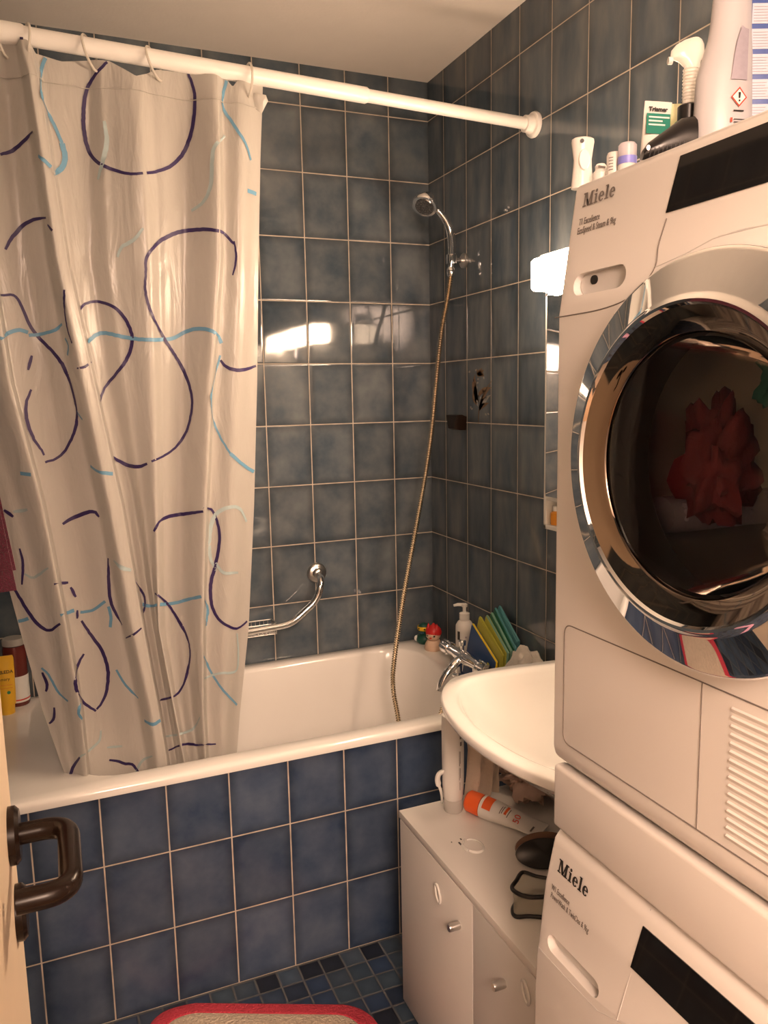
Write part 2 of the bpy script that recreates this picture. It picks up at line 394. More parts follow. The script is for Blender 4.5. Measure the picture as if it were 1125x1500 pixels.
def decor(mb, at, sc, seed, mi=1):
    """spray of leaves and a flower head glazed on one tile; at(a, z) gives a point on the wall"""
    rnd = random.Random(seed)
    def leaf(a0, z0, ang, ln, wd, k):
        n = 8; pts = []
        for i in range(n + 1):
            t = i / n; w = wd * math.sin(PI * min(1, t * 1.02)) * .5 + .0004
            aa = ang + .5 * (t - .3)
            ca, cz = a0 + ln * t * math.sin(aa), z0 + ln * t * math.cos(aa)
            pts.append((ca, cz, w * math.cos(aa), -w * math.sin(aa)))
        vs = [at(p[0] - p[2], p[1] - p[3]) for p in pts] + [at(p[0] + p[2], p[1] + p[3]) for p in pts]
        mb.add(vs, [(i, i + 1, n + 2 + i, n + 1 + i) for i in range(n)], k)
    for i in range(9):
        leaf(rnd.uniform(-.006, .006) * sc, -.045 * sc + .004 * i * sc, rnd.uniform(-.8, .8), rnd.uniform(.03, .055) * sc, rnd.uniform(.006, .012) * sc, mi if i % 3 else mi + 1)
    for i in range(7):
        leaf(.004 * sc, .032 * sc, -1.2 + .4 * i, rnd.uniform(.010, .018) * sc, .006 * sc, mi)
    leaf(0, -.07 * sc, .05, .10 * sc, .003 * sc, mi)
    for i in range(16):
        leaf(rnd.uniform(-.026, .026) * sc, rnd.uniform(-.05, .05) * sc, rnd.uniform(-3, 3), .006 * sc, .004 * sc, mi + 1)
w = MB().box(XL - .1, .1, 0, .1, -.08, ZC + .08)
decor(w, lambda a, z: (-.775 + a, -.0006, 1.27 + z), 1.35, 3)
struct(w, 'wall_back', ['tile_back', 'decor_brown', 'decor_grey'], 'blue-grey tiled wall behind the bathtub')
w = MB().box(0, .1, YF - .1, 0, -.08, ZC + .08)
decor(w, lambda a, z: (-.0006, -.338 - a * 1.5, 1.485 + z), 1.45, 5)
struct(w, 'wall_right', ['tile_side', 'decor_brown', 'decor_grey'], 'blue-grey tiled wall behind basin and dryer')
w = MB().box(XL - .1, XL, YF - .1, 0, -.08, ZC + .08)
decor(w, lambda a, z: (XL + .0006, -1.09 + a, 1.68 + z), 1., 9)
struct(w, 'wall_left', ['tile_side', 'decor_brown', 'decor_grey'], 'blue-grey tiled wall at the foot of the bathtub')
DX0, DX1 = -1.36, -.56
w = MB().box(XL, DX0, YF - .1, YF, 0, ZC).box(DX1, 0, YF - .1, YF, 0, ZC).box(DX0, DX1, YF - .1, YF, 2.06, ZC)
struct(w, 'wall_front', ['tile_back'], 'tiled wall around the doorway')
# hallway outside the door: what the chrome and the porthole look out on
h = MB().box(-2.4, 1.0, -4.1, -4.0, 0, ZC).box(-2.5, -2.4, -4.1, YF - .1, 0, ZC).box(1.0, 1.1, -4.1, YF - .1, 0, ZC)
struct(h, 'wall_hall', ['hall_paint'], 'painted hallway walls')
struct(MB().box(-2.5, 1.1, -4.1, YF - .1, -.08, 0), 'floor_hall', ['hall_floor'], 'wooden hallway floor')
struct(MB().box(-2.5, 1.1, -4.1, YF - .1, ZC, ZC + .08), 'ceiling_hall', ['plaster'], 'hallway ceiling')
# tiled front of the bath
struct(MB().box(XL, -.0005, -.6865, -.655, 0, .577), 'wall_bath_front', ['tile_tub'], 'dark blue tiled panel under the bathtub rim')

# the open door, seen along its face, with its brown lever
DOOR = struct(MB().box(-1.35, -1.31, YF + .01, -1.66, .01, 2.03, .002), 'door_1', ['door_paint'], 'cream door standing open')
hz = 1.058; hy = -1.715
lev = MB()
lev.tube(fillet([(-1.318, hy, hz), (-1.256, hy, hz), (-1.256, hy - .118, hz), (-1.300, hy - .118, hz)], .026, 8), .0105, 16)
H = lev.build('lever_handle', 'brown_plastic', DOOR); H['label'] = 'dark brown looped lever handle'
def rose(zc, keyhole=False):
    m_ = MB().lathe([(.0, 0), (.026, 0), (.026, .006), (.022, .009), (.0, .009)], n=32, mtx=Matrix.Translation((-1.31, hy, zc)) @ Matrix.Rotation(-PI / 2, 4, 'Y') @ Matrix.Rotation(PI, 4, 'X'))
    return m_
def disc_x(mb, x0, x1, y, z, r, n=32):
    return mb.lathe([(0, 0), (r, 0), (r, abs(x1 - x0) * .7), (r * .86, abs(x1 - x0)), (0, abs(x1 - x0))], n=n,
                    mtx=Matrix.Translation((x0, y, z)) @ Matrix.Rotation(PI / 2 if x1 > x0 else -PI / 2, 4, 'Y'))
disc_x(MB(), -1.312, -1.300, hy, hz, .028).build('handle_rose', 'brown_plastic', DOOR)
disc_x(MB(), -1.312, -1.300, hy, hz - .082, .027).build('keyhole_rose', 'brown_plastic', DOOR)

# ================================================================== bathtub
tub = MB()
ox0, ox1, oy0, oy1 = XL + .002, -.002, -.702, -.002
R_ = [rrect(ox0 + .012, ox1 - .004, oy0 + .014, oy1 - .004, .574, .02),
      rrect(ox0, ox1, oy0 + .001, oy1, .577, .02),
      rrect(ox0, ox1, oy0, oy1, .590, .02),
      rrect(ox0 + .001, ox1 - .001, oy0 + .003, oy1 - .001, .597, .02),
      rrect(ox0 + .008, ox1 - .006, oy0 + .011, oy1 - .006, .6005, .02),
      rrect(-1.262, -.118, -.648, -.046, .6005, .13),
      rrect(-1.255, -.124, -.641, -.052, .597, .128),
      rrect(-1.249, -.129, -.634, -.058, .588, .126)]
for k in range(1, 9):
    t = k / 8; s_ = t * t * (3 - 2 * t)
    R_.append(rrect(-1.249 + .08 * t + .08 * t ** 4, -.129 - .06 * t - .10 * t ** 4, -.634 + .035 * t + .07 * t ** 4, -.058 - .035 * t - .07 * t ** 4, .588 - .39 * (1 - (1 - t) ** 1.5), .126))
tub.loft(R_, True, False, True)
TUB = thing('bathtub', (-.81, -.35, 0), 'white enamel bathtub with blue tiled front under the shower curtain', 'bathtub')
tub.build('tub_shell', 'enamel', TUB, sharp=60)
MB().lathe([(0, 0), (.03, 0), (.028, .003), (0, .004)], (-.42, -.345, .197)).build('drain', 'chrome', TUB)

# ================================================================== curtain rod, rings, curtain
ROD_Y = -.644
def rod_z(x): return 2.176 + (2.2185 - 2.176) * (-x / 1.265)
ROD = thing('shower_rod', (-.8, ROD_Y, rod_z(-.8)), 'white telescopic rod crossing above the tub, carrying the shower curtain', 'curtain rod')
MB().tube([(XL + .005, ROD_Y, rod_z(XL)), (-.483, ROD_Y, rod_z(-.483)), (-.478, ROD_Y, rod_z(-.478))], [.0185, .0185, .016], 24).build('outer_tube', 'white_plastic', ROD)
MB().tube([(-.50, ROD_Y, rod_z(-.5)), (-.012, ROD_Y, rod_z(0))], .0150, 24).build('inner_tube', 'white_plastic', ROD)
m_ = MB(); zc = rod_z(0)
m_.lathe([(0, 0), (.031, 0), (.033, .006), (.031, .012), (.024, .014), (.024, .020), (.0215, .024), (.021, .034), (0, .034)], n=32, mtx=Matrix.Translation((-.001, ROD_Y, zc)) @ Matrix.Rotation(-PI / 2, 4, 'Y'))
m_.build('end_cap', 'white_plastic', ROD)
MB().tube([(-1.60, ROD_Y, rod_z(-1.6)), (-1.236, ROD_Y, rod_z(-1.236)), (-1.231, ROD_Y, rod_z(-1.231))], [.0215, .0215, .0195], 24).build('end_sleeve', 'white_plastic', ROD)

CURVES = [([(2.19, -1.351), (2.14, -1.355), (1.773, -1.382), (1.523, -1.396), (1.258, -1.382), (0.972, -1.339), (0.767, -1.306), (0.586, -1.268)], 0.0),
 ([(2.188, -1.325), (2.138, -1.33), (1.771, -1.368), (1.522, -1.384), (1.255, -1.322), (0.969, -1.291), (0.766, -1.268), (0.59, -1.254)], 0.012),
 ([(2.179, -1.3), (2.129, -1.302), (1.768, -1.328), (1.521, -1.311), (1.256, -1.269), (0.972, -1.24), (0.771, -1.224), (0.599, -1.221)], 0.04),
 ([(2.201, -1.291), (2.149, -1.295), (1.777, -1.322), (1.522, -1.305), (1.249, -1.261), (0.956, -1.232), (0.749, -1.216), (0.572, -1.213)], -0.004),
 ([(2.207, -1.27), (2.156, -1.271), (1.781, -1.266), (1.521, -1.238), (1.244, -1.21), (0.946, -1.18), (0.736, -1.162), (0.552, -1.145)], -0.012),
 ([(2.202, -1.251), (2.152, -1.245), (1.779, -1.224), (1.52, -1.199), (1.242, -1.158), (0.943, -1.123), (0.731, -1.098), (0.548, -1.082)], 0.004),
 ([(2.186, -1.236), (2.138, -1.227), (1.773, -1.201), (1.519, -1.167), (1.246, -1.131), (0.953, -1.099), (0.744, -1.069), (0.564, -1.055)], 0.042),
 ([(2.191, -1.221), (2.143, -1.211), (1.775, -1.182), (1.519, -1.145), (1.243, -1.105), (0.948, -1.075), (0.738, -1.051), (0.556, -1.034)], 0.036),
 ([(2.213, -1.212), (2.162, -1.202), (1.784, -1.173), (1.52, -1.135), (1.236, -1.093), (0.932, -1.062), (0.716, -1.037), (0.528, -1.02)], -0.006),
 ([(2.23, -1.118), (2.178, -1.111), (1.788, -1.131), (1.52, -1.112), (1.233, -1.072), (0.926, -1.045), (0.708, -1.021), (0.519, -1.003)], -0.016),
 ([(2.226, -1.079), (2.173, -1.083), (1.785, -1.094), (1.519, -1.076), (1.235, -1.053), (0.932, -1.038), (0.717, -1.017), (0.529, -0.998)], 0.004),
 ([(2.225, -1.02), (2.173, -1.017), (1.785, -1.014), (1.518, -1.019), (1.236, -1.028), (0.939, -1.038), (0.725, -1.012), (0.539, -0.988)], 0.024),
 ([(2.242, -0.974), (2.188, -0.977), (1.791, -0.982), (1.518, -0.991), (1.231, -1.005), (0.928, -1.017), (0.712, -0.995), (0.522, -0.972)], 0.002),
 ([(2.259, -0.908), (2.204, -0.908), (1.796, -0.928), (1.518, -0.948), (1.226, -0.968), (0.918, -0.977), (0.699, -0.964), (0.508, -0.951)], -0.014),
 ([(2.247, -0.844), (2.192, -0.844), (1.791, -0.857), (1.516, -0.889), (1.229, -0.915), (0.927, -0.936), (0.716, -0.944), (0.532, -0.942)], 0.03),
 ([(2.263, -0.826), (2.207, -0.825), (1.797, -0.839), (1.517, -0.87), (1.223, -0.897), (0.915, -0.919), (0.7, -0.927), (0.512, -0.926)], 0.002),
 ([(2.262, -0.788), (2.206, -0.79), (1.796, -0.806), (1.516, -0.827), (1.222, -0.85), (0.913, -0.874), (0.699, -0.89), (0.514, -0.901)], 0.014),
 ([(2.283, -0.73), (2.225, -0.732), (1.804, -0.754), (1.516, -0.767), (1.213, -0.785), (0.895, -0.81), (0.677, -0.84), (0.49, -0.863)], -0.012)]
TOP = [(-1.325, 2.205), (-1.276, 2.205), (-1.26, 2.201), (-1.243, 2.204), (-1.226, 2.204), (-1.211, 2.187), (-1.164, 2.179), (-1.102, 2.19), (-1.068, 2.19), (-1.044, 2.178), (-1.016, 2.164), (-0.992, 2.174), (-0.973, 2.186), (-0.941, 2.188), (-0.902, 2.191), (-0.819, 2.186), (-0.806, 2.17), (-0.795, 2.185), (-0.738, 2.192)]
STROKES = [(0, 0.00362, [(-1.072, -0.647, 2.187), (-1.077, -0.647, 2.183), (-1.081, -0.647, 2.178), (-1.085, -0.646, 2.174), (-1.09, -0.645, 2.169), (-1.094, -0.643, 2.165), (-1.097, -0.64, 2.161), (-1.101, -0.638, 2.156), (-1.105, -0.635, 2.151), (-1.108, -0.633, 2.146), (-1.112, -0.632, 2.141), (-1.115, -0.631, 2.135), (-1.117, -0.631, 2.129), (-1.119, -0.63, 2.123), (-1.121, -0.629, 2.117), (-1.122, -0.628, 2.111), (-1.123, -0.628, 2.105), (-1.124, -0.627, 2.099), (-1.125, -0.626, 2.094), (-1.125, -0.626, 2.088), (-1.126, -0.625, 2.083), (-1.126, -0.624, 2.077), (-1.127, -0.624, 2.072), (-1.127, -0.623, 2.066), (-1.127, -0.622, 2.061), (-1.127, -0.622, 2.055), (-1.126, -0.621, 2.05), (-1.126, -0.62, 2.044), (-1.125, -0.62, 2.038), (-1.125, -0.619, 2.033), (-1.124, -0.619, 2.028), (-1.122, -0.618, 2.022), (-1.121, -0.618, 2.017), (-1.119, -0.618, 2.011), (-1.116, -0.618, 2.006), (-1.113, -0.62, 2.001), (-1.11, -0.623, 1.996), (-1.106, -0.627, 1.991), (-1.102, -0.632, 1.986), (-1.097, -0.637, 1.982), (-1.091, -0.641, 1.978), (-1.086, -0.641, 1.976), (-1.081, -0.642, 1.974), (-1.075, -0.643, 1.972), (-1.069, -0.645, 1.97), (-1.063, -0.648, 1.968), (-1.058, -0.65, 1.966), (-1.051, -0.653, 1.964), (-1.045, -0.656, 1.963), (-1.04, -0.659, 1.962), (-1.034, -0.661, 1.962), (-1.028, -0.664, 1.962), (-1.022, -0.665, 1.963), (-1.015, -0.666, 1.964)]),
 (0, 0.00379, [(-1.007, -0.662, 1.966), (-1.0, -0.655, 1.969), (-0.993, -0.647, 1.972), (-0.986, -0.641, 1.975), (-0.98, -0.639, 1.978), (-0.974, -0.638, 1.98), (-0.967, -0.637, 1.983), (-0.96, -0.634, 1.987), (-0.953, -0.631, 1.991), (-0.946, -0.628, 1.997), (-0.94, -0.626, 2.002), (-0.934, -0.624, 2.008), (-0.929, -0.622, 2.014), (-0.923, -0.621, 2.02), (-0.919, -0.621, 2.027), (-0.915, -0.621, 2.032), (-0.912, -0.622, 2.038), (-0.909, -0.623, 2.044), (-0.907, -0.625, 2.05), (-0.904, -0.627, 2.056), (-0.902, -0.629, 2.062), (-0.9, -0.63, 2.068), (-0.899, -0.632, 2.073), (-0.897, -0.633, 2.079), (-0.896, -0.634, 2.084), (-0.895, -0.635, 2.09), (-0.894, -0.636, 2.096), (-0.893, -0.637, 2.102), (-0.892, -0.638, 2.107), (-0.892, -0.639, 2.113), (-0.891, -0.639, 2.119), (-0.891, -0.64, 2.125), (-0.89, -0.64, 2.131), (-0.89, -0.64, 2.136), (-0.89, -0.641, 2.142), (-0.89, -0.641, 2.148), (-0.891, -0.64, 2.155), (-0.892, -0.64, 2.16), (-0.894, -0.64, 2.166), (-0.895, -0.64, 2.171), (-0.897, -0.639, 2.178), (-0.9, -0.639, 2.183), (-0.902, -0.639, 2.189)]),
 (0, 0.00344, [(-1.294, -0.629, 1.986), (-1.289, -0.627, 1.989), (-1.283, -0.625, 1.991), (-1.277, -0.623, 1.994), (-1.271, -0.622, 1.997), (-1.266, -0.623, 2.001), (-1.261, -0.625, 2.004), (-1.256, -0.629, 2.007), (-1.251, -0.634, 2.011), (-1.247, -0.638, 2.014), (-1.242, -0.642, 2.018), (-1.237, -0.643, 2.023), (-1.232, -0.652, 2.026), (-1.228, -0.669, 2.026)]),
 (0, 0.00344, [(-1.3, -0.621, 1.798), (-1.297, -0.62, 1.804), (-1.294, -0.62, 1.809), (-1.292, -0.619, 1.814), (-1.288, -0.618, 1.82), (-1.284, -0.618, 1.826), (-1.279, -0.617, 1.831), (-1.274, -0.616, 1.837), (-1.27, -0.616, 1.842), (-1.265, -0.616, 1.847), (-1.26, -0.618, 1.851), (-1.255, -0.621, 1.854), (-1.25, -0.625, 1.856), (-1.245, -0.629, 1.858), (-1.24, -0.632, 1.86), (-1.234, -0.635, 1.861), (-1.227, -0.637, 1.862), (-1.221, -0.65, 1.861), (-1.215, -0.668, 1.858)]),
 (0, 0.00344, [(-1.214, -0.67, 1.844), (-1.21, -0.678, 1.837), (-1.206, -0.682, 1.83)]),
 (0, 0.00379, [(-1.021, -0.656, 1.756), (-1.02, -0.657, 1.763), (-1.02, -0.657, 1.769), (-1.02, -0.657, 1.776), (-1.019, -0.658, 1.783), (-1.017, -0.658, 1.789), (-1.014, -0.659, 1.795), (-1.01, -0.658, 1.801), (-1.006, -0.654, 1.807), (-1.0, -0.648, 1.813), (-0.994, -0.641, 1.82), (-0.988, -0.635, 1.826), (-0.983, -0.633, 1.83), (-0.978, -0.632, 1.834), (-0.972, -0.631, 1.837), (-0.966, -0.629, 1.841), (-0.96, -0.627, 1.844), (-0.954, -0.624, 1.848), (-0.947, -0.62, 1.851), (-0.941, -0.618, 1.854), (-0.934, -0.615, 1.856), (-0.928, -0.614, 1.858), (-0.921, -0.615, 1.859), (-0.915, -0.617, 1.86), (-0.909, -0.621, 1.86), (-0.904, -0.625, 1.86), (-0.898, -0.631, 1.86), (-0.893, -0.638, 1.859), (-0.887, -0.644, 1.859), (-0.882, -0.65, 1.858), (-0.877, -0.655, 1.857), (-0.872, -0.66, 1.856), (-0.866, -0.665, 1.854), (-0.86, -0.668, 1.853), (-0.853, -0.667, 1.852), (-0.84, -0.637, 1.855), (-0.835, -0.634, 1.852), (-0.83, -0.635, 1.847), (-0.826, -0.637, 1.842), (-0.822, -0.64, 1.836), (-0.817, -0.643, 1.831)]),
 (0, 0.00224, [(-0.817, -0.643, 1.837), (-0.816, -0.643, 1.83), (-0.815, -0.644, 1.823), (-0.815, -0.644, 1.816), (-0.814, -0.644, 1.81), (-0.814, -0.644, 1.803), (-0.815, -0.644, 1.796), (-0.816, -0.643, 1.789), (-0.817, -0.643, 1.783), (-0.819, -0.642, 1.775), (-0.821, -0.64, 1.768), (-0.823, -0.639, 1.761)]),
 (0, 0.00344, [(-1.021, -0.657, 1.756), (-1.021, -0.656, 1.75), (-1.022, -0.656, 1.744), (-1.023, -0.656, 1.739), (-1.023, -0.655, 1.733), (-1.024, -0.655, 1.727), (-1.024, -0.655, 1.721), (-1.023, -0.655, 1.715), (-1.023, -0.654, 1.709), (-1.022, -0.654, 1.703), (-1.021, -0.654, 1.698), (-1.02, -0.654, 1.692), (-1.018, -0.654, 1.686), (-1.017, -0.654, 1.68), (-1.015, -0.653, 1.674), (-1.013, -0.652, 1.668), (-1.01, -0.651, 1.662), (-1.008, -0.648, 1.656), (-1.005, -0.643, 1.651), (-1.002, -0.638, 1.645), (-0.998, -0.633, 1.639), (-0.995, -0.629, 1.634), (-0.991, -0.626, 1.628), (-0.988, -0.624, 1.622), (-0.985, -0.624, 1.617), (-0.982, -0.623, 1.611), (-0.979, -0.621, 1.606), (-0.975, -0.619, 1.601), (-0.972, -0.617, 1.595), (-0.968, -0.614, 1.59), (-0.965, -0.612, 1.585), (-0.961, -0.609, 1.58), (-0.958, -0.607, 1.574), (-0.954, -0.605, 1.569), (-0.951, -0.603, 1.563), (-0.948, -0.602, 1.558), (-0.945, -0.602, 1.552), (-0.942, -0.602, 1.546), (-0.94, -0.603, 1.541), (-0.938, -0.604, 1.535), (-0.936, -0.606, 1.528), (-0.934, -0.608, 1.522), (-0.932, -0.61, 1.515), (-0.931, -0.612, 1.509), (-0.93, -0.613, 1.502), (-0.929, -0.615, 1.496), (-0.928, -0.616, 1.49), (-0.928, -0.617, 1.483), (-0.928, -0.618, 1.476), (-0.928, -0.618, 1.47), (-0.928, -0.617, 1.463), (-0.929, -0.617, 1.457), (-0.93, -0.616, 1.45), (-0.931, -0.615, 1.444), (-0.933, -0.613, 1.437), (-0.934, -0.612, 1.43), (-0.936, -0.61, 1.423), (-0.938, -0.608, 1.417), (-0.94, -0.606, 1.41), (-0.942, -0.604, 1.404), (-0.945, -0.601, 1.398), (-0.948, -0.598, 1.392), (-0.952, -0.596, 1.386), (-0.956, -0.595, 1.38), (-0.961, -0.595, 1.375), (-0.965, -0.596, 1.371), (-0.971, -0.599, 1.365), (-0.978, -0.603, 1.361), (-0.984, -0.607, 1.357), (-0.991, -0.611, 1.353), (-0.997, -0.613, 1.35), (-1.003, -0.615, 1.347), (-1.011, -0.625, 1.345), (-1.018, -0.636, 1.343), (-1.025, -0.64, 1.341), (-1.031, -0.638, 1.338)]),
 (0, 0.00396, [(-1.04, -0.631, 1.333), (-1.046, -0.624, 1.33), (-1.052, -0.619, 1.327), (-1.059, -0.615, 1.326), (-1.065, -0.612, 1.326), (-1.071, -0.604, 1.327), (-1.077, -0.596, 1.328), (-1.083, -0.59, 1.33), (-1.091, -0.592, 1.334), (-1.099, -0.597, 1.339), (-1.105, -0.602, 1.343), (-1.113, -0.612, 1.35), (-1.121, -0.655, 1.358)]),
 (0, 0.00344, [(-1.318, -0.622, 1.704), (-1.311, -0.62, 1.704), (-1.304, -0.619, 1.705), (-1.298, -0.618, 1.706), (-1.292, -0.616, 1.705), (-1.288, -0.615, 1.702), (-1.285, -0.614, 1.698), (-1.282, -0.614, 1.693), (-1.28, -0.613, 1.687), (-1.278, -0.612, 1.682), (-1.276, -0.612, 1.676), (-1.274, -0.611, 1.67), (-1.272, -0.611, 1.664), (-1.27, -0.61, 1.657), (-1.268, -0.61, 1.651), (-1.266, -0.609, 1.646), (-1.263, -0.608, 1.639), (-1.26, -0.608, 1.634), (-1.257, -0.607, 1.629), (-1.253, -0.607, 1.623), (-1.25, -0.607, 1.619), (-1.247, -0.607, 1.615), (-1.243, -0.607, 1.611), (-1.239, -0.608, 1.607), (-1.235, -0.61, 1.602), (-1.231, -0.612, 1.597), (-1.227, -0.615, 1.593), (-1.223, -0.617, 1.588), (-1.22, -0.619, 1.583), (-1.216, -0.621, 1.577), (-1.212, -0.622, 1.572), (-1.209, -0.623, 1.565), (-1.206, -0.624, 1.561), (-1.204, -0.624, 1.555), (-1.202, -0.624, 1.55), (-1.2, -0.624, 1.544), (-1.198, -0.625, 1.539), (-1.196, -0.626, 1.533), (-1.194, -0.627, 1.527), (-1.192, -0.628, 1.52), (-1.191, -0.629, 1.515), (-1.19, -0.629, 1.509), (-1.188, -0.629, 1.502), (-1.187, -0.629, 1.496), (-1.186, -0.629, 1.49), (-1.185, -0.629, 1.483), (-1.185, -0.629, 1.478), (-1.184, -0.628, 1.472), (-1.183, -0.628, 1.467), (-1.183, -0.627, 1.459), (-1.183, -0.625, 1.452), (-1.183, -0.624, 1.447), (-1.184, -0.621, 1.44), (-1.185, -0.62, 1.434), (-1.186, -0.619, 1.428), (-1.188, -0.618, 1.422), (-1.19, -0.617, 1.415), (-1.192, -0.615, 1.408), (-1.195, -0.613, 1.402), (-1.198, -0.611, 1.395), (-1.202, -0.607, 1.388), (-1.205, -0.604, 1.382), (-1.209, -0.601, 1.375), (-1.212, -0.599, 1.37), (-1.218, -0.597, 1.364), (-1.223, -0.596, 1.359), (-1.229, -0.596, 1.355), (-1.234, -0.597, 1.352), (-1.24, -0.598, 1.349), (-1.246, -0.6, 1.348), (-1.252, -0.601, 1.347), (-1.257, -0.603, 1.345)]),
 (0, 0.00293, [(-1.266, -0.608, 1.579), (-1.268, -0.608, 1.573), (-1.27, -0.608, 1.567), (-1.272, -0.609, 1.561), (-1.274, -0.609, 1.554), (-1.276, -0.609, 1.548)]),
 (0, 0.0031, [(-1.273, -0.608, 1.506), (-1.276, -0.608, 1.5), (-1.278, -0.609, 1.494), (-1.281, -0.609, 1.488), (-1.284, -0.61, 1.482), (-1.285, -0.61, 1.475), (-1.286, -0.61, 1.469), (-1.287, -0.61, 1.463), (-1.287, -0.61, 1.457), (-1.287, -0.609, 1.451), (-1.287, -0.609, 1.444), (-1.286, -0.609, 1.438), (-1.285, -0.609, 1.432), (-1.284, -0.608, 1.426), (-1.283, -0.608, 1.42), (-1.281, -0.608, 1.414), (-1.279, -0.608, 1.408), (-1.277, -0.607, 1.403), (-1.276, -0.607, 1.397), (-1.272, -0.606, 1.39), (-1.268, -0.605, 1.383), (-1.265, -0.605, 1.377), (-1.262, -0.604, 1.373), (-1.258, -0.603, 1.361)]),
 (0, 0.00293, [(-1.192, -0.678, 1.712), (-1.192, -0.678, 1.706), (-1.192, -0.677, 1.7), (-1.193, -0.676, 1.695), (-1.193, -0.675, 1.689), (-1.193, -0.673, 1.684), (-1.193, -0.672, 1.678), (-1.193, -0.671, 1.672), (-1.193, -0.669, 1.667), (-1.193, -0.668, 1.661), (-1.192, -0.667, 1.655), (-1.192, -0.666, 1.649), (-1.191, -0.666, 1.643), (-1.191, -0.665, 1.638), (-1.19, -0.665, 1.633), (-1.189, -0.665, 1.626), (-1.188, -0.666, 1.62), (-1.186, -0.667, 1.614), (-1.185, -0.668, 1.608), (-1.184, -0.669, 1.602)]),
 (0, 0.00241, [(-1.177, -0.666, 1.549), (-1.17, -0.671, 1.55), (-1.162, -0.668, 1.552), (-1.155, -0.665, 1.557), (-1.147, -0.648, 1.563)]),
 (0, 0.00344, [(-1.161, -0.632, 1.677), (-1.156, -0.617, 1.685), (-1.15, -0.615, 1.691), (-1.144, -0.612, 1.693), (-1.138, -0.609, 1.696), (-1.131, -0.606, 1.697), (-1.123, -0.605, 1.698), (-1.118, -0.607, 1.697), (-1.112, -0.612, 1.695), (-1.106, -0.617, 1.693), (-1.1, -0.623, 1.69), (-1.095, -0.627, 1.687), (-1.089, -0.629, 1.683), (-1.084, -0.629, 1.679), (-1.079, -0.629, 1.674), (-1.075, -0.63, 1.669), (-1.071, -0.631, 1.663), (-1.067, -0.632, 1.657), (-1.064, -0.633, 1.651), (-1.062, -0.634, 1.644), (-1.059, -0.635, 1.638), (-1.058, -0.635, 1.631), (-1.056, -0.636, 1.625), (-1.056, -0.636, 1.618), (-1.056, -0.635, 1.612), (-1.057, -0.634, 1.605), (-1.058, -0.633, 1.599), (-1.06, -0.632, 1.593), (-1.062, -0.63, 1.586), (-1.065, -0.629, 1.58), (-1.069, -0.627, 1.573), (-1.071, -0.626, 1.568), (-1.075, -0.625, 1.563), (-1.078, -0.624, 1.558), (-1.082, -0.623, 1.553), (-1.086, -0.621, 1.548), (-1.089, -0.617, 1.544), (-1.093, -0.613, 1.539), (-1.097, -0.608, 1.533), (-1.102, -0.603, 1.528), (-1.107, -0.599, 1.523), (-1.112, -0.598, 1.517), (-1.117, -0.599, 1.512), (-1.121, -0.603, 1.507), (-1.124, -0.606, 1.5), (-1.127, -0.608, 1.494), (-1.129, -0.609, 1.489), (-1.131, -0.61, 1.483), (-1.134, -0.637, 1.477)]),
 (0, 0.00362, [(-0.858, -0.623, 1.568), (-0.854, -0.624, 1.562), (-0.85, -0.626, 1.556), (-0.845, -0.629, 1.552), (-0.839, -0.632, 1.548), (-0.832, -0.635, 1.546), (-0.824, -0.636, 1.544), (-0.817, -0.634, 1.544), (-0.809, -0.63, 1.545), (-0.801, -0.625, 1.546), (-0.793, -0.618, 1.548), (-0.785, -0.612, 1.55), (-0.777, -0.607, 1.553), (-0.769, -0.605, 1.555)]),
 (0, 0.00344, [(-1.347, -0.615, 1.246), (-1.343, -0.617, 1.242), (-1.338, -0.618, 1.238), (-1.334, -0.619, 1.234), (-1.33, -0.619, 1.23)]),
 (0, 0.00258, [(-1.323, -0.616, 1.158), (-1.322, -0.616, 1.152), (-1.321, -0.616, 1.145), (-1.32, -0.616, 1.139), (-1.319, -0.615, 1.132), (-1.319, -0.615, 1.125), (-1.319, -0.614, 1.119), (-1.32, -0.614, 1.113), (-1.32, -0.613, 1.107), (-1.321, -0.612, 1.1), (-1.322, -0.611, 1.094), (-1.323, -0.61, 1.087), (-1.324, -0.609, 1.08), (-1.325, -0.609, 1.074)]),
 (0, 0.00344, [(-1.258, -0.647, 1.076), (-1.251, -0.649, 1.077), (-1.244, -0.597, 1.066), (-1.236, -0.594, 1.065), (-1.229, -0.592, 1.065)]),
 (0, 0.0031, [(-1.225, -0.591, 1.053), (-1.222, -0.59, 1.047), (-1.22, -0.59, 1.041), (-1.218, -0.589, 1.034), (-1.215, -0.588, 1.028)]),
 (0, 0.00396, [(-1.231, -0.595, 1.202), (-1.226, -0.593, 1.205), (-1.221, -0.592, 1.208), (-1.215, -0.591, 1.211), (-1.208, -0.59, 1.214), (-1.203, -0.591, 1.216), (-1.197, -0.592, 1.218), (-1.19, -0.596, 1.221), (-1.183, -0.6, 1.224), (-1.177, -0.604, 1.226), (-1.171, -0.607, 1.228), (-1.166, -0.609, 1.228), (-1.159, -0.61, 1.226), (-1.155, -0.61, 1.22), (-1.151, -0.612, 1.215)]),
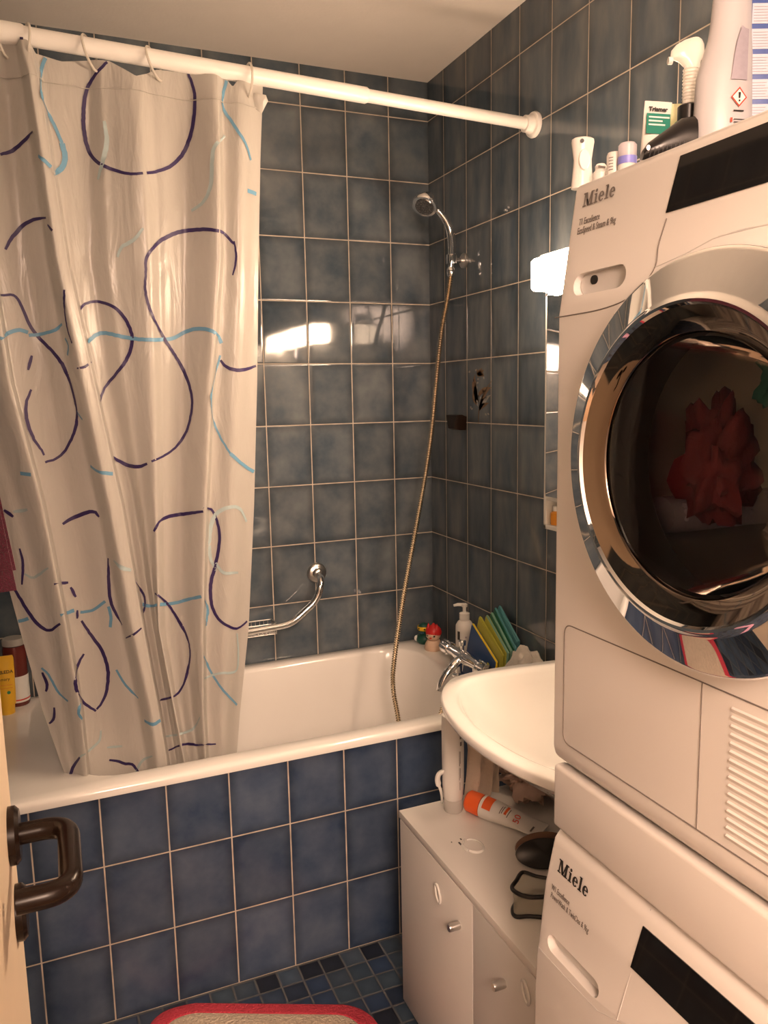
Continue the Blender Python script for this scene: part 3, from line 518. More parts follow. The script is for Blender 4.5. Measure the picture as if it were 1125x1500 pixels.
 (0, 0.00327, [(-1.138, -0.611, 1.117), (-1.139, -0.609, 1.109), (-1.139, -0.607, 1.102), (-1.139, -0.606, 1.094), (-1.14, -0.605, 1.087), (-1.14, -0.604, 1.079), (-1.141, -0.604, 1.072), (-1.141, -0.604, 1.065), (-1.141, -0.603, 1.058), (-1.141, -0.603, 1.051), (-1.141, -0.602, 1.044), (-1.141, -0.602, 1.037), (-1.141, -0.601, 1.031), (-1.141, -0.601, 1.024), (-1.14, -0.601, 1.018), (-1.139, -0.601, 1.011), (-1.138, -0.6, 1.004), (-1.136, -0.6, 0.998), (-1.134, -0.6, 0.991), (-1.131, -0.6, 0.984), (-1.129, -0.6, 0.978), (-1.126, -0.601, 0.971), (-1.123, -0.602, 0.965), (-1.12, -0.605, 0.959), (-1.117, -0.608, 0.953)]),
 (0, 0.00379, [(-1.034, -0.63, 1.174), (-1.031, -0.633, 1.181), (-1.028, -0.633, 1.188), (-1.024, -0.63, 1.194), (-1.018, -0.621, 1.197), (-1.011, -0.61, 1.199), (-1.003, -0.607, 1.201), (-0.995, -0.603, 1.203), (-0.986, -0.596, 1.203), (-0.979, -0.591, 1.203), (-0.972, -0.588, 1.203), (-0.965, -0.588, 1.204), (-0.959, -0.593, 1.204), (-0.952, -0.6, 1.206), (-0.947, -0.607, 1.207), (-0.942, -0.616, 1.209), (-0.937, -0.624, 1.21), (-0.931, -0.631, 1.212), (-0.926, -0.637, 1.213), (-0.92, -0.641, 1.214)]),
 (0, 0.00362, [(-0.92, -0.642, 1.222), (-0.908, -0.629, 1.219), (-0.895, -0.608, 1.213), (-0.891, -0.608, 1.207), (-0.888, -0.609, 1.2), (-0.885, -0.61, 1.191), (-0.883, -0.611, 1.185), (-0.882, -0.611, 1.177), (-0.88, -0.612, 1.169), (-0.879, -0.612, 1.161), (-0.879, -0.613, 1.152), (-0.879, -0.613, 1.145), (-0.879, -0.612, 1.138), (-0.88, -0.612, 1.131), (-0.881, -0.611, 1.124), (-0.882, -0.611, 1.117), (-0.883, -0.61, 1.11), (-0.885, -0.61, 1.103), (-0.886, -0.609, 1.096), (-0.888, -0.608, 1.089), (-0.89, -0.607, 1.082), (-0.891, -0.606, 1.075), (-0.893, -0.605, 1.067), (-0.895, -0.604, 1.06), (-0.897, -0.604, 1.054), (-0.9, -0.603, 1.047), (-0.902, -0.602, 1.04), (-0.903, -0.601, 1.032), (-0.905, -0.601, 1.025), (-0.905, -0.6, 1.018), (-0.906, -0.6, 1.011), (-0.906, -0.6, 1.004), (-0.906, -0.6, 0.996), (-0.906, -0.6, 0.989), (-0.905, -0.6, 0.982), (-0.905, -0.6, 0.976), (-0.903, -0.6, 0.967), (-0.9, -0.601, 0.959), (-0.898, -0.603, 0.951), (-0.894, -0.604, 0.944), (-0.891, -0.606, 0.938), (-0.886, -0.608, 0.932), (-0.88, -0.61, 0.926), (-0.875, -0.611, 0.922), (-0.869, -0.61, 0.918), (-0.861, -0.607, 0.912), (-0.853, -0.602, 0.907), (-0.845, -0.596, 0.904), (-0.835, -0.588, 0.905), (-0.826, -0.583, 0.908), (-0.82, -0.58, 0.911), (-0.814, -0.579, 0.915)]),
 (0, 0.00293, [(-1.085, -0.642, 1.06), (-1.08, -0.62, 1.049), (-1.074, -0.592, 1.036), (-1.07, -0.59, 1.029), (-1.067, -0.588, 1.022), (-1.064, -0.586, 1.016), (-1.062, -0.584, 1.008), (-1.062, -0.584, 1.0), (-1.062, -0.585, 0.992), (-1.063, -0.586, 0.986), (-1.065, -0.588, 0.978), (-1.068, -0.592, 0.972), (-1.074, -0.627, 0.973)]),
 (0, 0.00241, [(-1.111, -0.611, 0.921), (-1.105, -0.632, 0.93), (-1.097, -0.646, 0.937), (-1.091, -0.645, 0.941), (-1.084, -0.642, 0.945), (-1.078, -0.64, 0.949)]),
 (0, 0.00344, [(-1.039, -0.615, 1.022), (-1.035, -0.627, 1.02), (-1.029, -0.62, 1.012), (-1.022, -0.607, 1.003), (-1.015, -0.599, 0.995), (-1.01, -0.598, 0.988), (-1.006, -0.596, 0.982), (-1.002, -0.593, 0.975), (-0.999, -0.59, 0.967), (-0.995, -0.586, 0.96), (-0.991, -0.583, 0.952), (-0.987, -0.58, 0.944), (-0.984, -0.578, 0.937), (-0.98, -0.577, 0.93), (-0.977, -0.576, 0.923), (-0.974, -0.577, 0.917), (-0.971, -0.579, 0.911), (-0.968, -0.581, 0.905), (-0.967, -0.583, 0.899), (-0.965, -0.585, 0.892), (-0.963, -0.587, 0.885), (-0.962, -0.589, 0.878), (-0.962, -0.589, 0.871), (-0.961, -0.59, 0.863), (-0.961, -0.589, 0.856), (-0.961, -0.588, 0.848), (-0.962, -0.586, 0.841), (-0.963, -0.583, 0.832), (-0.964, -0.58, 0.824), (-0.965, -0.576, 0.816), (-0.967, -0.573, 0.808), (-0.969, -0.571, 0.8), (-0.972, -0.571, 0.792), (-0.975, -0.572, 0.785), (-0.978, -0.574, 0.779), (-0.981, -0.577, 0.773), (-0.985, -0.58, 0.769), (-0.991, -0.585, 0.763), (-0.996, -0.588, 0.758), (-1.002, -0.59, 0.755), (-1.011, -0.609, 0.758), (-1.017, -0.615, 0.759), (-1.02, -0.591, 0.749), (-1.024, -0.566, 0.739), (-1.032, -0.572, 0.741), (-1.04, -0.578, 0.743), (-1.051, -0.626, 0.761)]),
 (0, 0.00362, [(-1.345, -0.601, 1.075), (-1.343, -0.601, 1.069), (-1.341, -0.601, 1.063), (-1.338, -0.601, 1.058), (-1.336, -0.602, 1.052), (-1.333, -0.602, 1.045), (-1.33, -0.603, 1.04), (-1.327, -0.603, 1.033), (-1.325, -0.604, 1.026), (-1.322, -0.605, 1.02), (-1.319, -0.605, 1.014), (-1.316, -0.606, 1.008), (-1.312, -0.607, 1.001), (-1.309, -0.608, 0.994), (-1.305, -0.608, 0.988), (-1.302, -0.609, 0.983), (-1.298, -0.61, 0.978), (-1.293, -0.61, 0.972), (-1.287, -0.611, 0.967), (-1.282, -0.613, 0.964), (-1.276, -0.617, 0.964), (-1.27, -0.623, 0.966), (-1.264, -0.629, 0.972), (-1.258, -0.636, 0.978), (-1.252, -0.642, 0.983)]),
 (0, 0.00362, [(-1.207, -0.585, 0.969), (-1.204, -0.584, 0.963), (-1.201, -0.583, 0.956), (-1.198, -0.582, 0.95), (-1.194, -0.581, 0.943), (-1.192, -0.58, 0.937), (-1.188, -0.58, 0.931), (-1.185, -0.579, 0.925), (-1.182, -0.578, 0.919), (-1.179, -0.578, 0.913), (-1.175, -0.578, 0.907), (-1.172, -0.578, 0.902), (-1.169, -0.578, 0.896), (-1.166, -0.578, 0.889), (-1.164, -0.578, 0.883), (-1.162, -0.578, 0.876), (-1.16, -0.579, 0.869), (-1.159, -0.579, 0.861), (-1.157, -0.579, 0.854), (-1.156, -0.578, 0.846), (-1.156, -0.578, 0.839), (-1.155, -0.578, 0.832), (-1.156, -0.577, 0.824), (-1.157, -0.576, 0.817), (-1.157, -0.575, 0.809), (-1.159, -0.575, 0.802), (-1.16, -0.574, 0.796), (-1.161, -0.573, 0.789), (-1.163, -0.573, 0.782), (-1.166, -0.572, 0.774), (-1.169, -0.572, 0.768), (-1.172, -0.572, 0.763), (-1.175, -0.573, 0.758), (-1.179, -0.573, 0.752), (-1.184, -0.575, 0.748), (-1.188, -0.576, 0.744)]),
 (0, 0.00344, [(-1.19, -0.576, 0.74), (-1.195, -0.578, 0.746), (-1.201, -0.579, 0.751), (-1.206, -0.58, 0.757), (-1.211, -0.581, 0.762), (-1.216, -0.582, 0.768), (-1.219, -0.587, 0.777), (-1.223, -0.614, 0.793), (-1.226, -0.634, 0.808), (-1.228, -0.639, 0.817), (-1.23, -0.639, 0.824), (-1.23, -0.639, 0.831), (-1.231, -0.639, 0.838), (-1.23, -0.64, 0.845), (-1.23, -0.638, 0.852), (-1.229, -0.628, 0.855), (-1.227, -0.606, 0.855), (-1.224, -0.586, 0.856), (-1.222, -0.586, 0.863), (-1.219, -0.586, 0.869), (-1.216, -0.585, 0.876), (-1.211, -0.585, 0.882), (-1.207, -0.584, 0.888)]),
 (0, 0.00344, [(-1.299, -0.599, 0.862), (-1.297, -0.599, 0.855), (-1.294, -0.6, 0.846), (-1.292, -0.6, 0.839), (-1.291, -0.6, 0.832), (-1.292, -0.598, 0.822), (-1.295, -0.596, 0.814)]),
 (0, 0.00293, [(-1.294, -0.586, 0.732), (-1.289, -0.589, 0.736), (-1.284, -0.593, 0.743), (-1.282, -0.595, 0.749), (-1.281, -0.597, 0.757), (-1.28, -0.598, 0.766), (-1.28, -0.599, 0.774)]),
 (0, 0.00327, [(-1.261, -0.585, 0.583), (-1.259, -0.588, 0.591), (-1.257, -0.592, 0.6), (-1.254, -0.593, 0.608), (-1.251, -0.595, 0.616), (-1.247, -0.6, 0.624), (-1.243, -0.607, 0.633), (-1.238, -0.615, 0.642), (-1.233, -0.623, 0.652)]),
 (0, 0.00327, [(-1.168, -0.57, 0.608), (-1.16, -0.569, 0.605), (-1.152, -0.568, 0.602), (-1.145, -0.568, 0.599), (-1.137, -0.57, 0.594), (-1.13, -0.571, 0.591), (-1.123, -0.574, 0.591), (-1.115, -0.576, 0.589), (-1.111, -0.578, 0.584), (-1.108, -0.578, 0.578), (-1.104, -0.579, 0.571), (-1.1, -0.58, 0.564)]),
 (0, 0.00276, [(-1.027, -0.574, 0.607), (-1.02, -0.57, 0.606), (-1.012, -0.564, 0.606), (-1.008, -0.583, 0.616), (-1.003, -0.598, 0.624), (-0.997, -0.606, 0.629), (-0.989, -0.589, 0.621), (-0.98, -0.582, 0.618), (-0.973, -0.576, 0.613), (-0.965, -0.569, 0.608), (-0.957, -0.566, 0.604), (-0.952, -0.582, 0.609), (-0.948, -0.601, 0.617), (-0.943, -0.613, 0.621), (-0.932, -0.591, 0.611), (-0.924, -0.583, 0.606), (-0.917, -0.585, 0.606), (-0.91, -0.589, 0.607)]),
 (0, 0.00258, [(-1.214, -0.587, 0.996), (-1.215, -0.587, 0.989), (-1.215, -0.587, 0.982), (-1.216, -0.587, 0.976)]),
 (0, 0.00344, [(-1.238, -0.663, 2.204), (-1.233, -0.664, 2.204)]),
 (1, 0.00344, [(-1.323, -0.67, 1.61), (-1.318, -0.671, 1.613), (-1.315, -0.643, 1.619), (-1.31, -0.617, 1.625), (-1.306, -0.617, 1.627), (-1.299, -0.616, 1.63), (-1.292, -0.615, 1.632), (-1.286, -0.613, 1.633), (-1.281, -0.612, 1.632), (-1.275, -0.611, 1.63), (-1.27, -0.609, 1.628)]),
 (1, 0.00293, [(-1.269, -0.609, 1.622), (-1.263, -0.608, 1.623), (-1.257, -0.607, 1.623), (-1.25, -0.607, 1.624), (-1.244, -0.608, 1.625), (-1.238, -0.611, 1.626), (-1.231, -0.616, 1.628), (-1.225, -0.621, 1.629), (-1.219, -0.624, 1.631), (-1.214, -0.627, 1.633), (-1.208, -0.628, 1.637), (-1.204, -0.636, 1.641), (-1.2, -0.646, 1.644)]),
 (1, 0.00362, [(-1.151, -0.628, 1.607), (-1.145, -0.613, 1.613), (-1.139, -0.611, 1.618), (-1.134, -0.608, 1.623), (-1.128, -0.604, 1.626), (-1.121, -0.602, 1.629), (-1.115, -0.603, 1.629), (-1.108, -0.608, 1.629), (-1.102, -0.613, 1.627), (-1.097, -0.619, 1.626), (-1.091, -0.624, 1.623), (-1.084, -0.626, 1.622), (-1.079, -0.627, 1.62), (-1.073, -0.628, 1.619), (-1.067, -0.63, 1.618), (-1.062, -0.632, 1.617), (-1.056, -0.635, 1.615), (-1.05, -0.639, 1.615), (-1.043, -0.643, 1.613), (-1.036, -0.646, 1.613), (-1.029, -0.649, 1.612), (-1.023, -0.651, 1.612), (-1.016, -0.651, 1.612), (-1.009, -0.646, 1.612), (-1.002, -0.636, 1.613), (-0.994, -0.627, 1.614), (-0.987, -0.624, 1.615), (-0.98, -0.622, 1.615), (-0.973, -0.619, 1.616), (-0.965, -0.615, 1.618), (-0.958, -0.61, 1.621), (-0.95, -0.607, 1.625), (-0.943, -0.605, 1.629), (-0.935, -0.606, 1.633), (-0.929, -0.609, 1.635), (-0.923, -0.614, 1.637), (-0.917, -0.621, 1.639), (-0.911, -0.627, 1.639), (-0.905, -0.635, 1.639), (-0.899, -0.642, 1.638), (-0.893, -0.649, 1.637), (-0.888, -0.654, 1.635), (-0.881, -0.658, 1.632), (-0.875, -0.659, 1.628), (-0.866, -0.639, 1.625), (-0.86, -0.625, 1.621), (-0.857, -0.624, 1.614), (-0.854, -0.624, 1.607)]),
 (1, 0.00207, [(-0.858, -0.623, 1.579), (-0.86, -0.623, 1.573), (-0.862, -0.622, 1.566), (-0.864, -0.622, 1.56), (-0.867, -0.622, 1.553), (-0.869, -0.623, 1.547), (-0.872, -0.626, 1.54), (-0.875, -0.63, 1.534), (-0.878, -0.636, 1.527), (-0.88, -0.641, 1.52), (-0.883, -0.646, 1.514), (-0.885, -0.649, 1.507), (-0.887, -0.651, 1.5), (-0.889, -0.652, 1.494), (-0.89, -0.653, 1.489), (-0.891, -0.653, 1.481), (-0.891, -0.652, 1.474), (-0.891, -0.652, 1.468), (-0.891, -0.65, 1.461), (-0.891, -0.648, 1.455), (-0.89, -0.645, 1.448), (-0.889, -0.641, 1.441), (-0.886, -0.632, 1.434), (-0.882, -0.62, 1.426), (-0.879, -0.616, 1.42), (-0.877, -0.616, 1.413), (-0.874, -0.616, 1.406), (-0.871, -0.617, 1.399), (-0.868, -0.618, 1.392), (-0.866, -0.619, 1.385), (-0.863, -0.621, 1.378), (-0.859, -0.622, 1.372), (-0.856, -0.624, 1.366), (-0.853, -0.625, 1.359), (-0.849, -0.626, 1.353), (-0.846, -0.627, 1.347)]),
 (1, 0.00362, [(-0.846, -0.627, 1.347), (-0.84, -0.628, 1.341), (-0.834, -0.626, 1.335), (-0.828, -0.623, 1.329), (-0.821, -0.619, 1.323), (-0.814, -0.613, 1.318), (-0.806, -0.607, 1.312), (-0.798, -0.601, 1.306), (-0.791, -0.596, 1.302), (-0.783, -0.594, 1.297)]),
 (1, 0.00293, [(-1.193, -0.642, 2.181), (-1.196, -0.642, 2.175), (-1.199, -0.641, 2.169), (-1.201, -0.641, 2.163), (-1.203, -0.64, 2.157), (-1.204, -0.641, 2.151), (-1.205, -0.645, 2.145), (-1.206, -0.652, 2.137), (-1.207, -0.661, 2.128), (-1.207, -0.666, 2.121), (-1.208, -0.67, 2.114), (-1.208, -0.672, 2.108), (-1.208, -0.673, 2.103), (-1.207, -0.674, 2.096), (-1.206, -0.675, 2.091), (-1.205, -0.673, 2.086), (-1.204, -0.667, 2.083), (-1.202, -0.657, 2.081), (-1.2, -0.645, 2.08), (-1.197, -0.636, 2.077), (-1.195, -0.634, 2.073), (-1.192, -0.633, 2.068), (-1.19, -0.633, 2.062), (-1.187, -0.632, 2.057), (-1.185, -0.632, 2.052), (-1.183, -0.631, 2.047), (-1.181, -0.631, 2.042), (-1.179, -0.63, 2.036), (-1.177, -0.63, 2.031), (-1.175, -0.629, 2.026), (-1.173, -0.628, 2.02)]),
 (1, 0.00474, [(-1.173, -0.628, 2.02), (-1.172, -0.628, 2.014), (-1.171, -0.628, 2.008), (-1.169, -0.627, 2.002), (-1.169, -0.627, 1.997), (-1.169, -0.627, 1.99), (-1.171, -0.627, 1.983), (-1.173, -0.627, 1.977), (-1.178, -0.628, 1.969), (-1.185, -0.628, 1.963), (-1.191, -0.65, 1.954), (-1.197, -0.68, 1.945)]),
 (1, 0.00344, [(-1.221, -0.679, 1.977), (-1.218, -0.686, 1.972), (-1.214, -0.688, 1.968), (-1.21, -0.687, 1.965), (-1.207, -0.685, 1.962), (-1.203, -0.683, 1.959), (-1.2, -0.681, 1.956)]),
 (1, 0.00293, [(-0.819, -0.646, 2.182), (-0.821, -0.646, 2.175), (-0.823, -0.646, 2.169), (-0.826, -0.645, 2.162), (-0.828, -0.645, 2.155), (-0.829, -0.646, 2.149), (-0.831, -0.647, 2.142), (-0.832, -0.648, 2.136), (-0.832, -0.647, 2.131), (-0.83, -0.645, 2.126), (-0.828, -0.644, 2.121), (-0.825, -0.644, 2.116), (-0.822, -0.644, 2.111), (-0.819, -0.645, 2.107), (-0.815, -0.647, 2.102), (-0.812, -0.648, 2.097), (-0.809, -0.65, 2.091), (-0.806, -0.651, 2.086), (-0.803, -0.653, 2.081), (-0.8, -0.654, 2.075), (-0.797, -0.655, 2.07), (-0.793, -0.655, 2.065), (-0.79, -0.655, 2.061), (-0.787, -0.653, 2.056), (-0.784, -0.652, 2.052), (-0.781, -0.65, 2.046), (-0.778, -0.648, 2.041), (-0.776, -0.646, 2.036), (-0.774, -0.644, 2.03), (-0.772, -0.642, 2.025), (-0.77, -0.639, 2.02)]),
 (1, 0.00379, [(-0.782, -0.644, 1.951), (-0.773, -0.636, 1.951), (-0.764, -0.629, 1.951), (-0.756, -0.623, 1.95)]),
 (1, 0.00344, [(-1.307, -0.644, 1.327), (-1.3, -0.65, 1.326), (-1.293, -0.655, 1.325), (-1.286, -0.658, 1.324)]),
 (1, 0.00344, [(-1.162, -0.626, 1.334), (-1.157, -0.636, 1.329), (-1.153, -0.646, 1.325), (-1.147, -0.657, 1.322), (-1.141, -0.662, 1.32), (-1.134, -0.66, 1.319), (-1.126, -0.657, 1.317), (-1.119, -0.655, 1.316)]),
 (1, 0.00224, [(-1.183, -0.626, 1.457), (-1.179, -0.63, 1.45), (-1.176, -0.635, 1.444), (-1.173, -0.641, 1.438)]),
 (1, 0.0031, [(-1.196, -0.645, 1.614), (-1.192, -0.651, 1.606), (-1.19, -0.653, 1.598), (-1.191, -0.65, 1.591), (-1.192, -0.645, 1.585), (-1.193, -0.64, 1.578)]),
 (1, 0.00344, [(-1.078, -0.63, 1.007), (-1.068, -0.589, 0.993), (-1.062, -0.585, 0.988), (-1.054, -0.577, 0.984), (-1.048, -0.58, 0.984), (-1.043, -0.599, 0.988), (-1.038, -0.621, 0.995), (-1.03, -0.621, 0.995), (-1.022, -0.606, 0.991), (-1.014, -0.598, 0.989), (-1.007, -0.596, 0.988), (-0.999, -0.592, 0.987), (-0.991, -0.586, 0.986), (-0.984, -0.581, 0.985), (-0.976, -0.578, 0.986), (-0.969, -0.581, 0.988), (-0.963, -0.589, 0.991), (-0.958, -0.597, 0.994), (-0.952, -0.609, 0.998), (-0.946, -0.619, 1.001), (-0.94, -0.627, 1.004), (-0.934, -0.633, 1.006)]),
 (1, 0.0031, [(-0.927, -0.627, 0.994), (-0.921, -0.609, 0.981), (-0.916, -0.599, 0.971), (-0.915, -0.597, 0.961), (-0.915, -0.597, 0.954), (-0.917, -0.597, 0.946), (-0.918, -0.597, 0.938), (-0.92, -0.597, 0.929), (-0.922, -0.599, 0.922)]),
 (1, 0.00293, [(-1.208, -0.585, 0.99), (-1.202, -0.584, 0.989), (-1.195, -0.582, 0.989), (-1.188, -0.581, 0.989), (-1.181, -0.581, 0.99), (-1.175, -0.583, 0.993), (-1.169, -0.585, 0.997), (-1.163, -0.589, 1.002), (-1.157, -0.592, 1.007), (-1.151, -0.596, 1.012)]),
 (1, 0.0031, [(-1.145, -0.597, 0.999), (-1.143, -0.597, 0.991), (-1.142, -0.597, 0.983), (-1.141, -0.597, 0.974), (-1.141, -0.596, 0.968), (-1.142, -0.595, 0.961), (-1.143, -0.594, 0.954), (-1.144, -0.593, 0.947)]),
 (1, 0.00379, [(-1.25, -0.644, 1.002), (-1.245, -0.646, 1.004), (-1.239, -0.612, 0.998), (-1.233, -0.591, 0.994), (-1.227, -0.59, 0.996), (-1.221, -0.589, 0.997)]),
 (1, 0.00344, [(-1.34, -0.596, 0.988), (-1.333, -0.597, 0.989), (-1.325, -0.6, 0.991), (-1.318, -0.604, 0.994)]),
 (1, 0.00241, [(-0.936, -0.625, 0.854), (-0.931, -0.611, 0.842), (-0.926, -0.596, 0.83), (-0.922, -0.592, 0.822), (-0.92, -0.592, 0.814), (-0.917, -0.592, 0.807), (-0.913, -0.593, 0.799), (-0.911, -0.594, 0.794), (-0.908, -0.595, 0.788), (-0.905, -0.597, 0.782), (-0.901, -0.599, 0.775), (-0.898, -0.6, 0.769), (-0.895, -0.602, 0.763), (-0.891, -0.603, 0.757), (-0.888, -0.604, 0.751), (-0.883, -0.603, 0.744), (-0.878, -0.601, 0.737), (-0.873, -0.597, 0.729), (-0.867, -0.592, 0.721), (-0.861, -0.585, 0.712), (-0.855, -0.579, 0.703), (-0.85, -0.573, 0.695)]),
 (1, 0.00241, [(-1.137, -0.587, 0.839), (-1.134, -0.588, 0.832), (-1.131, -0.588, 0.825), (-1.128, -0.589, 0.818), (-1.125, -0.59, 0.811), (-1.121, -0.59, 0.804), (-1.118, -0.591, 0.798), (-1.113, -0.592, 0.791), (-1.109, -0.592, 0.785), (-1.105, -0.592, 0.779), (-1.1, -0.594, 0.774), (-1.096, -0.599, 0.77), (-1.092, -0.605, 0.766)]),
 (1, 0.00379, [(-1.082, -0.612, 0.71), (-1.077, -0.624, 0.709), (-1.071, -0.633, 0.708), (-1.066, -0.637, 0.707), (-1.06, -0.635, 0.707), (-1.054, -0.631, 0.709), (-1.048, -0.629, 0.711)]),
 (1, 0.00224, [(-1.3, -0.6, 0.873), (-1.295, -0.601, 0.868), (-1.291, -0.603, 0.864), (-1.286, -0.604, 0.856), (-1.284, -0.604, 0.851), (-1.282, -0.604, 0.845), (-1.279, -0.604, 0.838), (-1.277, -0.604, 0.831), (-1.274, -0.604, 0.824), (-1.272, -0.604, 0.818), (-1.269, -0.605, 0.812), (-1.265, -0.606, 0.806), (-1.261, -0.609, 0.802), (-1.257, -0.612, 0.798), (-1.253, -0.616, 0.794), (-1.249, -0.62, 0.791)]),
 (1, 0.00293, [(-1.224, -0.634, 0.786), (-1.226, -0.637, 0.779), (-1.228, -0.636, 0.771), (-1.229, -0.636, 0.763), (-1.226, -0.636, 0.756), (-1.223, -0.635, 0.748), (-1.219, -0.605, 0.729)]),
 (2, 0.0043, [(-1.086, -0.644, 2.069), (-1.085, -0.644, 2.063), (-1.085, -0.644, 2.057), (-1.084, -0.644, 2.051), (-1.084, -0.644, 2.046), (-1.083, -0.644, 2.04), (-1.083, -0.644, 2.035), (-1.083, -0.644, 2.03), (-1.084, -0.643, 2.024), (-1.085, -0.643, 2.018), (-1.086, -0.643, 2.013), (-1.088, -0.642, 2.007), (-1.09, -0.642, 2.0), (-1.091, -0.641, 1.996), (-1.093, -0.64, 1.991), (-1.094, -0.639, 1.985), (-1.096, -0.638, 1.98), (-1.098, -0.636, 1.974), (-1.1, -0.634, 1.969), (-1.101, -0.632, 1.963), (-1.103, -0.631, 1.958), (-1.105, -0.629, 1.952)]),
 (2, 0.0043, [(-0.828, -0.642, 2.066), (-0.834, -0.645, 2.06), (-0.843, -0.668, 2.048), (-0.85, -0.675, 2.041), (-0.854, -0.675, 2.037), (-0.858, -0.673, 2.031), (-0.861, -0.671, 2.024), (-0.862, -0.67, 2.019), (-0.863, -0.67, 2.014), (-0.863, -0.669, 2.008), (-0.864, -0.669, 2.002), (-0.865, -0.668, 1.995), (-0.865, -0.668, 1.989), (-0.865, -0.667, 1.982), (-0.866, -0.667, 1.975), (-0.866, -0.666, 1.969), (-0.867, -0.666, 1.963), (-0.867, -0.665, 1.958), (-0.868, -0.664, 1.953), (-0.87, -0.662, 1.945), (-0.873, -0.66, 1.938), (-0.875, -0.658, 1.932), (-0.877, -0.655, 1.927), (-0.88, -0.652, 1.923), (-0.883, -0.649, 1.919), (-0.887, -0.644, 1.914), (-0.892, -0.638, 1.911), (-0.897, -0.633, 1.908), (-0.902, -0.627, 1.905), (-0.907, -0.623, 1.902)]),
 (2, 0.00344, [(-1.021, -0.66, 1.85), (-1.025, -0.659, 1.845), (-1.029, -0.658, 1.84), (-1.033, -0.657, 1.834), (-1.038, -0.655, 1.829), (-1.042, -0.653, 1.825), (-1.047, -0.65, 1.822), (-1.053, -0.648, 1.819), (-1.058, -0.645, 1.816), (-1.063, -0.642, 1.814), (-1.067, -0.641, 1.81), (-1.071, -0.639, 1.804), (-1.074, -0.638, 1.797), (-1.076, -0.637, 1.79)]),
 (2, 0.00258, [(-1.318, -0.613, 1.099), (-1.312, -0.614, 1.095), (-1.306, -0.615, 1.09), (-1.299, -0.616, 1.089), (-1.295, -0.618, 1.091), (-1.29, -0.622, 1.095), (-1.284, -0.628, 1.099), (-1.278, -0.634, 1.105), (-1.273, -0.641, 1.11), (-1.267, -0.646, 1.114)]),
 (2, 0.0043, [(-0.891, -0.606, 1.061), (-0.893, -0.605, 1.068), (-0.896, -0.604, 1.075), (-0.899, -0.603, 1.082), (-0.902, -0.603, 1.089), (-0.903, -0.603, 1.099), (-0.904, -0.603, 1.105), (-0.904, -0.604, 1.113), (-0.904, -0.604, 1.12), (-0.904, -0.604, 1.129), (-0.903, -0.604, 1.137), (-0.902, -0.605, 1.145), (-0.902, -0.605, 1.152), (-0.9, -0.605, 1.159), (-0.899, -0.606, 1.167), (-0.897, -0.606, 1.175), (-0.894, -0.607, 1.182), (-0.892, -0.608, 1.189), (-0.888, -0.609, 1.195), (-0.885, -0.61, 1.2), (-0.879, -0.613, 1.206), (-0.872, -0.616, 1.21), (-0.865, -0.619, 1.214), (-0.857, -0.622, 1.216), (-0.851, -0.623, 1.217), (-0.841, -0.621, 1.217), (-0.833, -0.617, 1.214), (-0.825, -0.611, 1.208), (-0.82, -0.607, 1.201), (-0.816, -0.603, 1.192), (-0.812, -0.599, 1.183), (-0.808, -0.595, 1.174)]),
 (2, 0.0043, [(-1.128, -0.635, 1.115), (-1.124, -0.644, 1.11), (-1.119, -0.65, 1.105), (-1.114, -0.653, 1.1), (-1.108, -0.651, 1.096), (-1.1, -0.648, 1.093), (-1.093, -0.645, 1.09)]),
 (2, 0.00344, [(-0.89, -0.607, 1.08), (-0.887, -0.608, 1.073), (-0.883, -0.61, 1.066), (-0.88, -0.612, 1.06), (-0.875, -0.614, 1.055), (-0.869, -0.615, 1.053), (-0.862, -0.616, 1.052), (-0.854, -0.614, 1.052), (-0.846, -0.61, 1.051), (-0.837, -0.604, 1.049)]),
 (2, 0.00293, [(-0.937, -0.621, 0.796), (-0.925, -0.591, 0.787), (-0.918, -0.591, 0.789), (-0.911, -0.594, 0.792), (-0.904, -0.597, 0.794), (-0.897, -0.601, 0.796), (-0.89, -0.604, 0.797), (-0.883, -0.606, 0.797), (-0.874, -0.603, 0.794), (-0.866, -0.599, 0.792), (-0.858, -0.592, 0.79), (-0.851, -0.587, 0.791), (-0.847, -0.584, 0.795), (-0.845, -0.583, 0.802), (-0.844, -0.583, 0.81), (-0.843, -0.584, 0.819), (-0.843, -0.585, 0.829), (-0.843, -0.586, 0.838), (-0.842, -0.587, 0.845), (-0.843, -0.588, 0.853), (-0.843, -0.589, 0.86), (-0.844, -0.591, 0.868), (-0.844, -0.592, 0.876), (-0.845, -0.594, 0.884), (-0.845, -0.595, 0.891)]),
 (2, 0.00293, [(-1.034, -0.583, 0.648), (-1.026, -0.572, 0.643), (-1.018, -0.564, 0.64), (-1.012, -0.578, 0.645), (-1.007, -0.597, 0.653), (-1.002, -0.611, 0.66), (-0.992, -0.589, 0.651), (-0.983, -0.583, 0.65), (-0.974, -0.575, 0.648), (-0.965, -0.567, 0.647), (-0.959, -0.566, 0.65), (-0.956, -0.579, 0.661), (-0.953, -0.591, 0.672), (-0.952, -0.601, 0.683), (-0.949, -0.611, 0.694)]),
 (2, 0.00276, [(-1.182, -0.573, 0.688), (-1.183, -0.573, 0.68), (-1.184, -0.573, 0.672), (-1.187, -0.573, 0.664), (-1.19, -0.574, 0.66), (-1.195, -0.575, 0.656), (-1.2, -0.576, 0.653), (-1.205, -0.577, 0.649), (-1.21, -0.577, 0.646), (-1.216, -0.585, 0.645), (-1.222, -0.632, 0.662), (-1.228, -0.629, 0.658), (-1.233, -0.623, 0.652)]),
